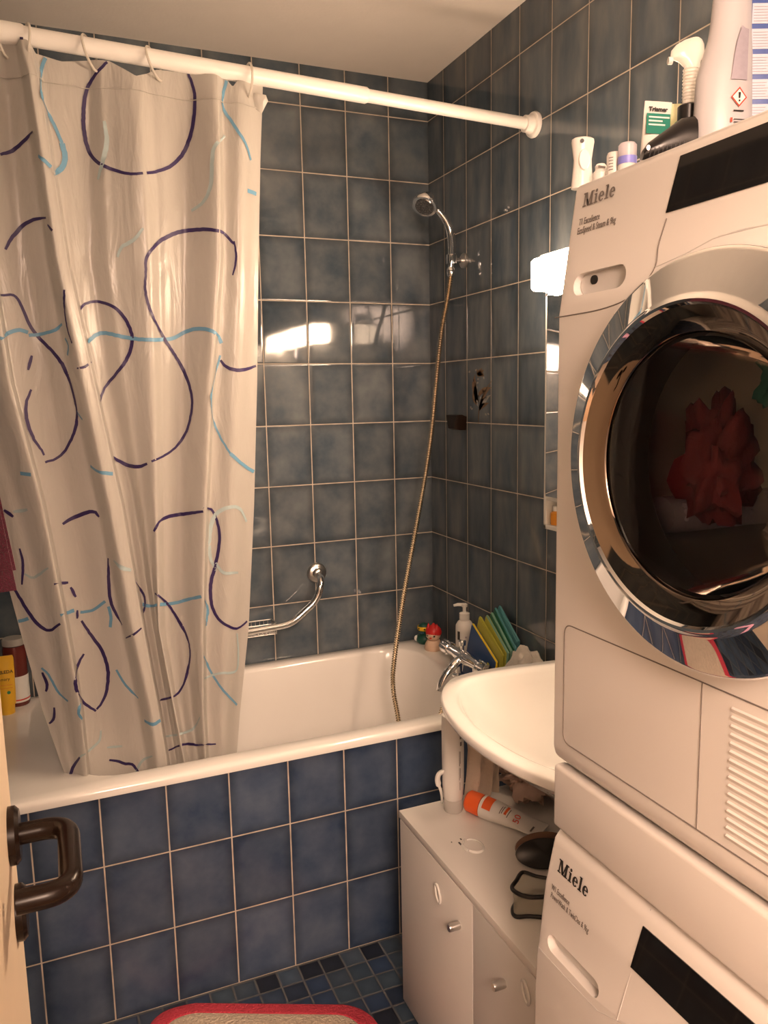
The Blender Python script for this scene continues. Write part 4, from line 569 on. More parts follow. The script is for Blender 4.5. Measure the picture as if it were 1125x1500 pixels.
 (2, 0.00293, [(-1.108, -0.577, 0.565), (-1.105, -0.579, 0.574), (-1.101, -0.581, 0.582), (-1.097, -0.582, 0.59), (-1.092, -0.583, 0.596), (-1.087, -0.584, 0.6), (-1.08, -0.589, 0.604), (-1.074, -0.602, 0.611), (-1.069, -0.615, 0.618)]),
 (2, 0.00344, [(-1.329, -0.62, 1.241), (-1.323, -0.621, 1.242), (-1.317, -0.622, 1.242), (-1.311, -0.624, 1.243), (-1.305, -0.629, 1.244), (-1.299, -0.634, 1.246)]),
 (2, 0.00258, [(-1.171, -0.57, 0.641), (-1.164, -0.569, 0.64), (-1.156, -0.568, 0.639), (-1.149, -0.568, 0.638), (-1.142, -0.569, 0.638), (-1.135, -0.572, 0.638)])]
ZB = .53
def lerp(tab, t):
    tab = sorted(tab)
    if t <= tab[0][0]: return tab[0][1]
    for (a, b), (c, e) in zip(tab, tab[1:]):
        if t <= c: return b + (e - b) * (t - a) / (c - a)
    return tab[-1][1]
def base_y(z): return -.644 + .066 * (2.17 - z) / 1.62
def curtain_rows(nsub=10, rows=110):
    out = []
    for j in range(rows + 1):
        z = 2.2 + (ZB - 2.2) * j / rows
        X = [lerp(c, z) for c, _ in CURVES]; D = [d for _, d in CURVES]
        amp = .45 + .8 * min(1, max(0, (2.2 - z) / .16))
        if z < .66: amp *= .55 + .45 * (z - ZB) / (.66 - ZB)
        row = []
        for k in range(len(X) - 1):
            for s in range(nsub + (k == len(X) - 2)):
                t = s / nsub; st = t * t * (3 - 2 * t); x = X[k] + (X[k + 1] - X[k]) * t
                y = base_y(z) - (D[k] + (D[k + 1] - D[k]) * st) * amp
                zz = z + (lerp(TOP, x) - 2.2) * max(0, (z - 1.95) / .25) ** 1.5 if z > 1.95 else z
                row.append((x, y, zz))
        out.append(row)
    return out
G = curtain_rows(); nr, nc = len(G), len(G[0])
verts = [p for r in G for p in r]
faces = [(j * nc + i, j * nc + i + 1, (j + 1) * nc + i + 1, (j + 1) * nc + i) for j in range(nr - 1) for i in range(nc - 1)]
bvh = BVHTree.FromPolygons([Vector(p) for p in verts], faces)
cm = MB().add(verts, faces, 0)
def on_cloth(x, z):
    h_, n_, _, _ = bvh.ray_cast(Vector((x, -1.4, z)), Vector((0, 1, 0)))
    if h_ is None: return None
    if n_.y > 0: n_ = -n_
    return h_ + n_ * .0012
for kind, hw, pts in STROKES:                 # the printed loops follow the folds of the cloth
    n = len(pts); prev = None; pv = [Vector(p) for p in pts]
    for i in range(n):
        d = pv[min(n - 1, i + 1)] - pv[max(0, i - 1)]
        h_, n_, _, _ = bvh.find_nearest(pv[i])
        if n_.y > 0: n_ = -n_
        d = d - n_ * d.dot(n_)
        if d.length < 1e-6: continue
        e = n_.cross(d.normalized())
        taper = 1.18 * hw * (1. if kind == 1 else (.62 + .38 * math.sin(PI * (i / max(1, n - 1)))))
        if abs(n_.y) < .5: taper *= .8
        p, q = h_ + n_ * .0013 + e * taper, h_ + n_ * .0013 - e * taper
        if prev and (prev[0] - p).length < .034 and (prev[1] - q).length < .034:
            cm.add([prev[0], prev[1], q, p], [(0, 1, 2, 3)], 1 + kind)
        prev = (p, q)
CUR = thing('shower_curtain', (-1.05, ROD_Y, 2.19), 'white vinyl shower curtain printed with purple and blue loops, drawn to one side', 'shower curtain')
cloth = cm.build('curtain_cloth', ['curtain', 'purple_ink', 'blue_ink', 'pale_ink'], CUR, sharp=180, recalc=False)
# welded top hem: a second thickness of vinyl along the upper edge
hem = MB()
hp = [on_cloth(-1.34 + .6 * i / 90, 2.135) for i in range(91)]
hem_pts = [p for p in hp if p is not None]
hem.tube(hem_pts, .0012, 6)
hem.build('hem_seam', 'curtain', CUR)
fl = MB(); P0 = Vector((-0.7430, -0.6400, 2.1550))
fl.add([P0 + Vector(v) for v in ((-.02, 0, .012), (.012, -.012, .006), (.018, -.006, -.004), (.006, .006, -.028), (-.012, .003, -.022), (-.004, -.012, -.008))],
       [(0, 1, 5), (1, 2, 5), (2, 3, 5), (3, 4, 5), (4, 0, 5)])
fl.build('folded_corner', 'curtain', CUR, sharp=180)

ring_spots = [(-1.322, .3, 'cream curtain ring next to the end sleeve of the rod'), (-1.275, -.35, 'cream curtain ring bunched beside the end sleeve'), (-1.226, .25, 'cream ring holding the curtain beside the slanting fold'),
              (-1.108, -.5, 'cream ring holding the curtain above the big purple loop'), (-.978, -.6, 'cream ring by the notch in the curtain top'), (-.768, .12, 'cream ring holding the free corner of the curtain')]
rg = MB()
ringpath = []
for k in range(40):
    a = 2 * PI * k / 40; ringpath.append((0, .027 * math.sin(a), -.012 + .036 * math.cos(a)))
rg.tube(ringpath, .0027, 8, closed=True)
ring0 = rg.build('curtain_ring', 'ring_plastic', origin=(0, 0, 0))
for i, (x, tw, lb) in enumerate(ring_spots):
    o = ring0 if i == 0 else ring0.copy()
    if i: COL.objects.link(o)
    o.location = (x, ROD_Y, rod_z(x)); o.rotation_euler = (0, tw * .5, tw)
    tag(o, lb, 'curtain ring', 'rings carrying the shower curtain')

# ================================================================== hand shower with hose and wall bracket
SH = thing('hand_shower', (-.049, -.253, 1.89), 'chrome hand shower in its wall bracket with long ribbed hose into the tub', 'shower')
hpath = bez([(-.050, -.253, 1.868), (-.047, -.253, 1.90), (-.046, -.253, 1.945), (-.056, -.253, 1.992), (-.084, -.254, 2.028), (-.112, -.256, 2.046)], 8)
hr = [.0085 + .0045 * math.sin(PI * min(1, i / (len(hpath) - 1) * 1.15)) for i in range(len(hpath))]
MB().tube(hpath, hr, 20).build('handle', 'chrome', SH)
hc = Vector((-.140, -.262, 2.048)); hn = Vector((-.50, -.36, -.80)).normalized()
rotm = hn.to_track_quat('Z', 'Y').to_matrix().to_4x4(); rotm.translation = hc
MB().lathe([(0, -.036), (.012, -.035), (.025, -.028), (.035, -.014), (.040, 0), (.040, .006), (.037, .010), (0, .010)], n=36, mtx=rotm).build('shower_head', 'chrome', SH)
fp = MB().lathe([(0, .0102), (.029, .0102), (.029, .0125), (.0, .0135)], n=32, mtx=rotm)
fpo = fp.build('spray_plate', 'dark_chrome', SH)
nz_ = MB()
for rr_, k_ in ((.007, 6), (.015, 10), (.023, 16)):
    for i in range(k_):
        a = 2 * PI * i / k_; nz_.lathe([(0, .012), (.0021, .012), (.0017, .0155), (0, .016)], (rr_ * math.cos(a), rr_ * math.sin(a), 0), 8, mtx=rotm)
nz_.build('nozzles', 'dark_grey', fpo)
MB().lathe([(.0095, 0), (.0125, .004), (.0125, .022), (.0095, .028)], (-.050, -.253, 1.842), 20).build('hose_nut', 'chrome', SH)
hose_pts = [(-.050, -.253, 1.845), (-0.0680, -0.2620, 1.7670), (-0.1000, -0.2750, 1.6410), (-0.1470, -0.2900, 1.3250), (-0.2050, -0.3050, 1.0720), (-0.2650, -0.3250, 0.8420), (-0.3070, -0.3450, 0.6550), (-0.3220, -0.3700, 0.5780), (-0.3190, -0.4000, 0.4820), (-.33, -.43, .385), (-.27, -.46, .40), (-.215, -.47, .50), (-.175, -.455, .60)]
hp_ = bez(hose_pts, 60)
# even spacing so that the ribs are regular
L_ = [0.]
for a, c in zip(hp_, hp_[1:]): L_.append(L_[-1] + (c - a).length)
step = .0036; dense = []; j = 0
for k in range(int(L_[-1] / step)):
    s = k * step
    while L_[j + 1] < s: j += 1
    dense.append(hp_[j].lerp(hp_[j + 1], (s - L_[j]) / max(1e-9, L_[j + 1] - L_[j])))
MB().tube(dense, [.0084 if k % 2 else .0060 for k in range(len(dense))], 10).build('hose', 'brass_hose', SH, sharp=25)['label'] = 'brassy ribbed metal hose'
BR = thing('shower_bracket', (0, -.253, 1.891), 'small chrome wall bracket gripping the hand shower', 'bracket')
disc_x(MB(), -.0005, -.010, -.253, 1.891, .023).build('wall_flange', 'steel', BR)
MB().tube([(-.008, -.253, 1.891), (-.036, -.253, 1.891)], .008, 16).build('arm', 'chrome', BR)
MB().lathe([(.0135, -.014), (.0165, -.014), (.0175, .0), (.0165, .014), (.0135, .014)], (-.0475, -.253, 1.893), 24, cap0=False, cap1=False).build('clip', 'chrome', BR)

# ================================================================== grab rail with soap basket
GR = thing('grab_rail', (-.44, 0, .885), 'bent chrome grab rail with wire soap basket on the tiled wall above the tub', 'grab rail')
def disc_y(mb, x, z, r, h_, y=-.0005):
    return mb.lathe([(0, 0), (r, 0), (r, h_ * .35), (r * .93, h_ * .7), (r * .75, h_ * .95), (r * .58, h_), (r * .52, h_ * 1.1), (r * .46, h_ * 1.9), (r * .3, h_ * 2.2), (0, h_ * 2.2)], n=40, mtx=Matrix.Translation((x, y, z)) @ Matrix.Rotation(PI / 2, 4, 'X'))
disc_y(MB(), -.440, .886, .034, .014).build('wall_flange', 'steel', GR)
gp = fillet([(-.440, -.008, .886), (-.446, -.078, .876), (-.466, -.078, .810), (-.557, -.078, .741), (-.90, -.078, .722), (-.905, -.006, .722)], .032, 8)
MB().tube(gp, .0120, 20).build('bar', 'chrome', GR)
disc_y(MB(), -.905, .722, .034, .014).build('wall_flange', 'steel', GR)
bk = MB(); bx0, bx1, by0, by1, bz = -.745, -.605, -.068, -.012, .712
def wire(m_, a, c, r=.0017): m_.tube([a, c], r, 6)
for zz in (bz, bz + .034):
    bk.tube(fillet([(bx0, by0, zz), (bx1, by0, zz), (bx1, by1, zz), (bx0, by1, zz), (bx0, by0, zz)], .008), .0022, 8)
for i in range(11):
    x = bx0 + (bx1 - bx0) * i / 10; bk.tube([(x, by0, bz + .034), (x, by0, bz), (x, by1, bz), (x, by1, bz + .034)], .0016, 6)
for i in range(1, 4):
    y = by0 + (by1 - by0) * i / 4; bk.tube([(bx0, y, bz + .034), (bx0, y, bz), (bx1, y, bz), (bx1, y, bz + .034)], .0016, 6)
bk.build('soap_basket', 'steel', GR)

# ================================================================== bath mixer tap
TAP = thing('bath_mixer', (-.12, -.44, .6005), 'chrome bath mixer tap on the tub ledge behind the basin', 'tap')
ty0, ty1, tz = -.33, -.585, .678
MB().tube([(-.12, ty0 - .03, tz), (-.12, ty0 - .032, tz), (-.12, -.40, tz), (-.12, -.43, tz), (-.12, -.49, tz), (-.12, -.52, tz), (-.12, ty1 + .03, tz)], [.012, .0165, .0165, .021, .021, .0165, .0165], 24).build('body', 'chrome', TAP)
for ya, yb in ((ty0 - .036, ty0 + .012), (ty1 + .036, ty1 - .012)):
    kn = MB(); n_ = 36
    prof = [(.0, 0), (.019, 0), (.0215, .006), (.0215, .036), (.018, .045), (.0, .048)]
    rings = []
    for r, d in prof:
        rings.append([(-.12 + r * (1 + .05 * math.cos(12 * 2 * PI * i / n_)) * math.cos(2 * PI * i / n_), ya + (d if yb > ya else -d), tz + r * (1 + .05 * math.cos(12 * 2 * PI * i / n_)) * math.sin(2 * PI * i / n_)) for i in range(n_)])
    kn.loft(rings, True, False, False); kn.build('knob', 'chrome', TAP)
MB().tube(bez([(-.125, -.455, .672), (-.150, -.457, .662), (-.176, -.459, .640), (-.196, -.46, .610), (-.204, -.46, .585)], 8), [.015] * 12 + [.0135] * 21, 20).build('spout', 'chrome', TAP)
for y in (-.405, -.515):
    MB().lathe([(.021, 0), (.021, .006), (.011, .012), (.011, .064), (.015, .07)], (-.112, y, .6005), 20).build('column', 'chrome', TAP)
MB().lathe([(.006, 0), (.006, .018), (.011, .02), (.012, .032), (.008, .036), (0, .037)], (-.12, -.445, tz + .015), 16).build('diverter', 'chrome', TAP)

# ================================================================== things on the tub ledge
def duck(name, c, s, label, body_m):
    t = thing(name, c, label, 'bath toy', 'bath toys in the tub corner'); return t
D1 = duck('rubber_duck', (-.062, -.058, .6005), 1, 'dark green rubber duck with yellow eye band, in the tub corner', 'duck_green')
c = WORLD[D1.name]
b = MB().lathe([(.0, 0), (.022, .0), (.030, .008), (.032, .018), (.027, .030), (.018, .037), (.0, .04)], c, 24)
b.tube(bez([(c.x + .02, c.y + .012, c.z + .022), (c.x + .032, c.y + .018, c.z + .033), (c.x + .034, c.y + .02, c.z + .042)], 5), [.012] * 5 + [.007] * 5 + [.003], 10)
b.build('body', 'duck_green', D1)
b = MB().ball((c.x - .004, c.y - .004, c.z + .054), (.0235, .0235, .0225)); hd = b.build('head', 'duck_green', D1)
b = MB().lathe([(.0228, -.0075), (.0243, -.004), (.0246, .003), (.0237, .007)], (c.x - .004, c.y - .004, c.z + .058), 24, cap0=False, cap1=False); b.build('eye_band', 'yellow', hd)
fd = Vector((-.75, -.66, 0))
for s_ in (-1, 1):
    e_ = Vector((c.x - .004, c.y - .004, c.z + .058)) + Matrix.Rotation(s_ * .45, 3, 'Z') @ fd * .0243
    MB().ball(e_, .0032, 10).build('eye', 'black', hd)
MB().ball(Vector((c.x - .004, c.y - .004, c.z + .045)) + fd * .023, (.010, .010, .004)).build('bill', 'duck_blue', hd)
for s_ in (-1, 1):
    MB().ball(Vector((c.x, c.y, c.z + .018)) + Matrix.Rotation(s_ * 1.1, 3, 'Z') @ fd * .029, (.009, .009, .011)).build('wing', 'print_white', D1)
D2 = duck('bath_figure', (-.066, -.135, .6005), 1, 'beige rubber bath figure with red pointed hood, behind the tap', 'skin_beige')
c = WORLD[D2.name]
MB().lathe([(0, 0), (.030, 0), (.032, .006), (.028, .022), (.022, .034), (.0, .038)], c, 24).build('body', 'skin_beige', D2)
hd = MB().ball((c.x, c.y, c.z + .054), (.026, .026, .024)).build('head', 'skin_beige', D2)
hood = MB().lathe([(.0272, -.004), (.0285, .004), (.026, .014), (.019, .022), (.009, .027), (.004, .034), (0, .036)], (c.x + .002, c.y + .002, c.z + .058), 24)
for s_ in (-1, 1):
    k = Matrix.Rotation(s_ * 1.2, 3, 'Z') @ fd * .017
    hood.lathe([(.008, 0), (.005, .012), (0, .024)], (c.x + k.x, c.y + k.y, c.z + .072), 10)
hood.build('hood', 'red', D2)
for s_ in (-1, 1):
    MB().ball(Vector((c.x, c.y, c.z + .053)) + Matrix.Rotation(s_ * .5, 3, 'Z') @ fd * .0258, (.004, .004, .0032), 10).build('eye', 'print_black', hd)
MB().ball(Vector((c.x, c.y, c.z + .046)) + fd * .0255, (.0045, .0045, .003), 10).build('mouth', 'print_red', hd)

PB = thing('pump_bottle', (-.052, -.335, .6005), 'white plastic pump bottle standing in the tub corner beside the leaning bath books', 'bottle')
c = WORLD[PB.name]
MB().lathe([(0, 0), (.027, 0), (.029, .004), (.029, .125), (.0285, .138), (.022, .150), (.015, .155), (.0145, .160)], c, 28).build('bottle_body', 'white_plastic', PB)
pm = MB().lathe([(.0165, .156), (.0168, .158), (.0168, .178), (.010, .181), (.006, .182), (.006, .198), (.0095, .199), (.0095, .208), (.0, .210)], c, 20)
pm.tube([(c.x + .006, c.y, c.z + .204), (c.x - .018, c.y + .012, c.z + .205), (c.x - .030, c.y + .018, c.z + .202)], [.0062, .0055, .004], 12)
pm.build('pump', 'white_gloss', PB)
lb = MB()
for a0, z0, ww, hh, mi in ((-2.95, .095, .35, .028, 0), (-2.0, .102, .16, .006, 1), (-1.75, .06, .03, .05, 1), (-1.3, .10, .3, .018, 0)):
    n_ = 6; vs = []
    for z in (z0, z0 + hh):
        for i in range(n_ + 1):
            a = a0 + ww * i / n_; vs.append((c.x + .0294 * math.cos(a), c.y + .0294 * math.sin(a), c.z + z))
    lb.add(vs, [(i, i + 1, n_ + 2 + i, n_ + 1 + i) for i in range(n_)], mi)
lb.build('label_print', ['print_black', 'label_grey'], PB)

# plastic bath books standing askew side by side against the tiles: (tip of the upper edge, lower end of the upper edge)
def book(name, top, low, th, m1, m2, label, border=.004):
    top, low = Vector(top), Vector(low); xk = top.x; bz_ = .6012
    t = thing(name, (xk, (top.y + low.y) / 2, bz_), label, 'bath book', 'plastic bath books on the tub ledge')
    lean = .04
    back = (top.z - bz_) * .30
    poly = [(top.y, top.z), (low.y, low.z), (low.y + .012, bz_), (top.y + back, bz_)]
    def slab(x0, x1, grow):
        cy = sum(p[0] for p in poly) / 4; cz = sum(p[1] for p in poly) / 4
        pp = []
        for y, z in poly:
            k = 1 + grow / max(.03, math.hypot(y - cy, z - cz)); pp.append((cy + (y - cy) * k, max(bz_, cz + (z - cz) * k)))
        b_ = bmesh.new()
        A = [b_.verts.new((xk + x0 + (z - bz_) * lean, y, z)) for y, z in pp]; B = [b_.verts.new((xk + x1 + (z - bz_) * lean, y, z)) for y, z in pp]
        b_.faces.new(A); b_.faces.new(B[::-1])
        for i in range(4): b_.faces.new((A[i], B[i], B[(i + 1) % 4], A[(i + 1) % 4]))
        bmesh.ops.recalc_face_normals(b_, faces=b_.faces)
        bmesh.ops.bevel(b_, geom=b_.edges[:], offset=min(.0025, abs(x1 - x0) * .4), segments=3, affect='EDGES', profile=.6)
        return MB().bm(b_)
    slab(-th * .5, th * .5, 0).build('pages', m1, t)
    slab(-th * .5 - .0024, -th * .5 - .0004, -border).build('cover', m2, t)
    slab(th * .5 + .0004, th * .5 + .0024, -border).build('cover', m2, t)
    return t
book('bath_book', (-0.0850, -0.4380, 0.7750), (-0.0850, -0.5890, 0.6970), .0064, 'book_yellow', 'book_blue', 'blue bath book with yellow edge, standing nearest the tub tap', .003)
book('bath_book', (-0.0720, -0.4570, 0.8010), (-0.0720, -0.6010, 0.7180), .0064, 'book_lime', 'book_lime', 'olive yellow bath book just behind the blue one')
book('bath_book', (-0.0600, -0.4780, 0.8090), (-0.0600, -0.6080, 0.7270), .0064, 'book_mint', 'book_lime', 'pale green bath book behind the olive yellow one')
book('bath_book', (-0.0480, -0.4860, 0.8180), (-0.0480, -0.6070, 0.7310), .0064, 'book_mint', 'book_green', 'mint bath book with dark green covers in the middle of the row')
book('bath_book', (-0.0360, -0.4860, 0.8310), (-0.0360, -0.6100, 0.7380), .0064, 'book_teal', 'book_green', 'tall teal bath book with dark green covers near the end of the row')
book('bath_book', (-0.0240, -0.4900, 0.8370), (-0.0240, -0.6060, 0.7580), .0064, 'book_teal', 'book_teal', 'teal bath book last in the row, against the wall tiles')

bg = MB(); bc = (-.085, -.755, .6015)
crumple(bg, bc, (.036, .096, .098), 3.3, .30, 56, 1.7)
BG = bg.build('plastic_bag', 'cloth_white', sharp=50); tag(BG, 'crumpled whitish plastic bag on the tub end behind the basin', 'bag')

# bottles at the far left end of the tub
T1 = thing('cream_tube', (-1.412, -.11, .6005), 'orange-yellow cream tube standing on the tub end by the open door', 'tube')
c = WORLD[T1.name]; rr_ = Vector((.95, .05, 0))
tb = MB(); rings = []
for z, wx, wy in ((0, .020, .020), (.024, .021, .021), (.026, .024, .021), (.06, .0255, .018), (.11, .0265, .012), (.150, .027, .004), (.160, .027, .0022), (.168, .025, .0018)):
    rings.append([(c.x + wx * math.cos(2 * PI * i / 28), c.y + wy * math.sin(2 * PI * i / 28), c.z + z) for i in range(28)])
tb.loft(rings); tb.build('tube_body', 'weleda', T1)
text('brand_lettering', 'WELEDA', .0125, (c.x - .0255, c.y - .0150, c.z + .121), (1, 0, 0), (0, .07, 1), 'print_black', T1, bold=.0002)
text('script_lettering', 'mary', .012, (c.x - .010, c.y - .0178, c.z + .101), (1, .0, 0), (0, .09, 1), 'print_black', T1)
q = MB(); quad_patch(q, (c.x - .022, c.y - .0205, c.z + .088), (1, 0, 0), (0, .09, 1), .042, .0007); quad_patch(q, (c.x - .022, c.y - .0210, c.z + .079), (1, 0, 0), (0, .09, 1), .042, .0007)
q.build('printed_lines', 'orange', T1)
MB().lathe([(0, 0), (.0048, 0), (.0048, .0006), (0, .0006)], n=16, mtx=Matrix.Translation((c.x + .009, c.y - .0208, c.z + .066)) @ Matrix.Rotation(PI / 2, 4, 'X')).build('round_emblem', 'green_logo', T1)
T2 = thing('shampoo_bottle', (-1.385, -.045, .6005), 'clear bottle with white label and dark red content behind the orange-yellow tube', 'bottle')
c = WORLD[T2.name]
MB().lathe([(0, 0), (.030, 0), (.032, .004), (.032, .165), (.029, .178), (.0, .18)], c, 28).build('bottle_body', 'wine', T2)
MB().lathe([(.0325, .012), (.0328, .014), (.0328, .088), (.0325, .09)], c, 28, cap0=False, cap1=False).build('label_sleeve', 'print_white', T2)
q = MB().lathe([(.0331, .018), (.0331, .022)], c, 28, cap0=False, cap1=False); q.build('label_line', 'print_red', T2)
MB().lathe([(.026, .18), (.031, .181), (.031, .196), (.028, .200), (0, .2)], c, 28).build('cap', 'clear_plastic', T2)

# burgundy towel on a swing arm of the left wall
TR = thing('swing_rail', (XL, -.93, 1.52), 'chrome swing arm on the wall at the foot of the tub, holding the burgundy towel', 'towel rail')
disc_x(MB(), XL + .0005, XL + .012, -.93, 1.52, .026).build('wall_flange', 'chrome', TR)
MB().tube([(XL + .01, -.93, 1.52), (-1.368, -.93, 1.52)], .007, 16).build('bar', 'chrome', TR)
tw = MB(); rows_, cols_ = 40, 24
def towel_pt(u, v, side):
    # u across, v down; hangs over the bar in two layers
    z = 1.529 - v * (.390 if side < 0 else .36)
    k = .012 * math.sin(u * 9 + v * 1.3) * min(1, v * 3)
    x = XL + .03 + u * (.228 + .042 * v) 
    y = -.93 + side * (.010 + .012 * min(1, v * 4)) + k
    return (x, y, z - .010 * math.sin(u * PI) * v)
rings = []
for i in range(cols_ + 1):
    u = i / cols_; ring = []
    for j in range(rows_ + 1): ring.append(towel_pt(u, 1 - j / rows_, -1))
    for j in range(rows_ + 1): ring.append(towel_pt(u, j / rows_, 1))
    inner = [(x, y + (.006 if k <= rows_ else -.006), z) for k, (x, y, z) in enumerate(ring)]
    rings.append(ring + inner[::-1])
tw.loft(rings)
TW = tw.build('towel', 'towel', sharp=60); tag(TW, 'burgundy terry towel hanging at the frame edge beside the shower curtain', 'towel')

# brown holder stuck on the tiles
hk = MB()
hk.loft([[(-.0005, y, z) for y, z in ((-.196, 1.405), (-.262, 1.405), (-.256, 1.362), (-.204, 1.362))], [(-.022, y, z) for y, z in ((-.190, 1.412), (-.268, 1.412), (-.258, 1.362), (-.202, 1.362))], [(-.040, y, z) for y, z in ((-.194, 1.410), (-.264, 1.410), (-.250, 1.368), (-.208, 1.368))]])
HK = hk.build('wall_holder', 'brown_plastic'); tag(HK, 'small dark brown holder stuck on the wall tiles below the flower decor', 'holder')
# ================================================================== wash basin
half = [(-.003, -1.022), (-.10, -1.018), (-.19, -1.012), (-.34, -.998), (-.445, -1.010), (-.507, -1.067), (-.546, -1.153), (-.563, -1.235), (-.567, -1.305)]
full = half + [(x, -2.61 - y) for x, y in half[-2::-1]]
front = [(p.x, p.y) for p in bez([(x, y, 0) for x, y in full], 5)]
back_ = [(-.003, front[-1][1] + (front[0][1] - front[-1][1]) * i / 16) for i in range(1, 16)]
out_ = front + back_
def under(s, z): return [(x * s, -1.305 + (y + 1.305) * s, z) for x, y in out_]
def inner(s, z, cx=-.305):
    return [(min(cx + (x - cx) * s, -.135 - .10 * (1 - min(1, s / .86))), -1.305 + (y + 1.305) * s, z) for x, y in out_]
BS = thing('washbasin', (-.003, -1.305, .66), 'white ceramic washbasin on the wall between the tub and the dryer', 'washbasin')
MB().loft([under(.50, .665), under(.62, .69), under(.80, .745), under(.93, .80), under(.975, .822), under(.995, .829), under(1., .834), under(1., .845), under(.993, .850),
           inner(.90, .851), inner(.875, .849), inner(.855, .842), inner(.82, .822), inner(.74, .785), inner(.58, .755), inner(.35, .738), inner(.12, .732), inner(.06, .7315)], True, True, True).build('basin_bowl', 'ceramic', BS, sharp=70)
MB().lathe([(0, 0), (.022, 0), (.022, .003), (.017, .0035), (0, .002)], (-.30, -1.305, .7325), 24).build('drain_ring', 'chrome', BS)
tp = MB().lathe([(.024, 0), (.024, .006), (.019, .012), (.018, .075), (.016, .085), (0, .088)], (-.085, -1.305, .848), 24)
tp.tube(bez([(-.085, -1.305, .905), (-.13, -1.305, .925), (-.18, -1.305, .925), (-.215, -1.305, .905)], 6), .011, 16)
tp.tube([(-.085, -1.305, .93), (-.06, -1.305, .965)], [.008, .006], 12)
tp.build('basin_tap', 'chrome', BS)
trp = MB().tube(bez([(-.27, -1.305, .70), (-.27, -1.305, .62), (-.25, -1.305, .585), (-.21, -1.305, .585), (-.19, -1.305, .62), (-.16, -1.305, .64), (-.01, -1.305, .64)], 6), .017, 16)
trp.build('drain_trap', 'white_plastic', BS)

# ================================================================== mirror cabinet and lamp
MC = thing('mirror_cabinet', (-.003, -1.255, 1.145), 'white mirror cabinet with open bottom shelf on the tiles above the basin, under the lamp', 'mirror cabinet')
my0, my1, mx, mz0, mz1 = -1.61, -.895, -.135, 1.145, 1.712
b = MB().box(-.012, -.003, my0, my1, mz0, mz1).box(mx, -.003, my1 - .012, my1, mz0, mz1, .002).box(mx, -.003, my0, my0 + .012, mz0, mz1, .002)
b.box(mx, -.003, my0, my1, mz1 - .012, mz1, .002).box(mx, -.003, my0, my1, mz0, mz0 + .012, .002).box(mx, -.003, my0 + .012, my1 - .012, mz0 + .072, mz0 + .082)
b.build('carcass', 'white_gloss', MC)
MB().box(mx - .005, mx - .0005, my0 + .002, my1 - .014, mz0 + .082, mz1 - .008, .001).build('mirror_door', 'mirror', MC)
AB = thing('small_bottle', (-.117, -.924, mz0 + .012), 'tiny amber bottle on the open shelf of the mirror cabinet', 'bottle')
c = WORLD[AB.name]
MB().lathe([(0, 0), (.013, 0), (.014, .002), (.014, .030), (.008, .034)], c, 20).build('bottle_body', 'amber', AB)
MB().lathe([(.0085, .034), (.009, .035), (.009, .046), (0, .047)], c, 20).build('cap', 'print_white', AB)

LP = thing('wall_lamp', (-.05, -1.26, 1.714), 'lit white strip lamp on top of the mirror cabinet beside the dryer', 'lamp')
ly0, ly1 = -1.61, -.865
MB().box(-.060, -.003, ly0 + .02, ly1 - .02, 1.7135, 1.796, .003).box(-.135, -.003, ly0 + .006, ly1 - .006, 1.7965, 1.8015, .002).build('lamp_base', 'white_plastic', LP)
MB().box(-.162, -.062, ly0, ly1, 1.716, 1.792, .012, 4).build('lamp_diffuser', 'lamp_glow', LP)

# ================================================================== low cabinet under the basin
CB = thing('bathroom_cabinet', (-.27, -1.27, 0), 'low white laminate cabinet with two doors standing under the basin', 'cabinet')
cx0, cy1, cy0, ct = -.528, -.918, -1.6225, .505
b = MB().box(cx0, -.015, cy1 - .017, cy1, 0, ct - .019, .001).box(cx0, -.015, cy0, cy0 + .017, 0, ct - .019, .001).box(cx0, -.015, cy0 + .017, cy1 - .017, .035, .052).box(-.03, -.015, cy0 + .017, cy1 - .017, .052, ct - .019).box(cx0 + .02, cx0 + .036, cy0 + .017, cy1 - .017, 0, .035)
b.build('carcass', 'cabinet', CB)
MB().box(-.547, -.012, cy0, cy1 + .002, ct - .018, ct, .0012).build('top_board', 'cabinet', CB)
def cab_door(y0, y1, ky, kz, ly, lz):
    d = MB().box(-.5465, cx0 - .001, y0, y1, .012, ct - .0205, .0012).build('door', 'cabinet', CB)
    MB().lathe([(.0, 0), (.0075, 0), (.0085, .003), (.0085, .022), (.0075, .025), (0, .025)], n=24, mtx=Matrix.Translation((-.5465, ky, kz)) @ Matrix.Rotation(-PI / 2, 4, 'Y')).build('knob', 'steel', d)
    lk = MB(); pa = []
    for k in range(28):
        a = 2 * PI * k / 28; pa.append((-.551, ly + .010 * math.sin(a) + .006 * math.cos(a), lz + .018 * math.cos(a) - .004))
    lk.tube(pa, .0026, 8, closed=True)
    lk.box(-.5500, -.5466, ly - .009, ly + .003, lz - .019, lz - .003, .0014)
    lk.build('child_latch', 'white_gloss', d)['label'] = 'white stick-on child latch'
    return d
cab_door(-1.2695, -.9205, (-0.5480, -1.2160, 0.4050)[1], (-0.5480, -1.2160, 0.4050)[2], (-0.5480, -1.1270, 0.4250)[1], (-0.5480, -1.1270, 0.4250)[2])
cab_door(-1.6205, -1.2720, (-0.5480, -1.3910, 0.4030)[1], (-0.5480, -1.3910, 0.4030)[2], (-0.5480, -1.4670, 0.4470)[1], (-0.5480, -1.4670, 0.4470)[2])

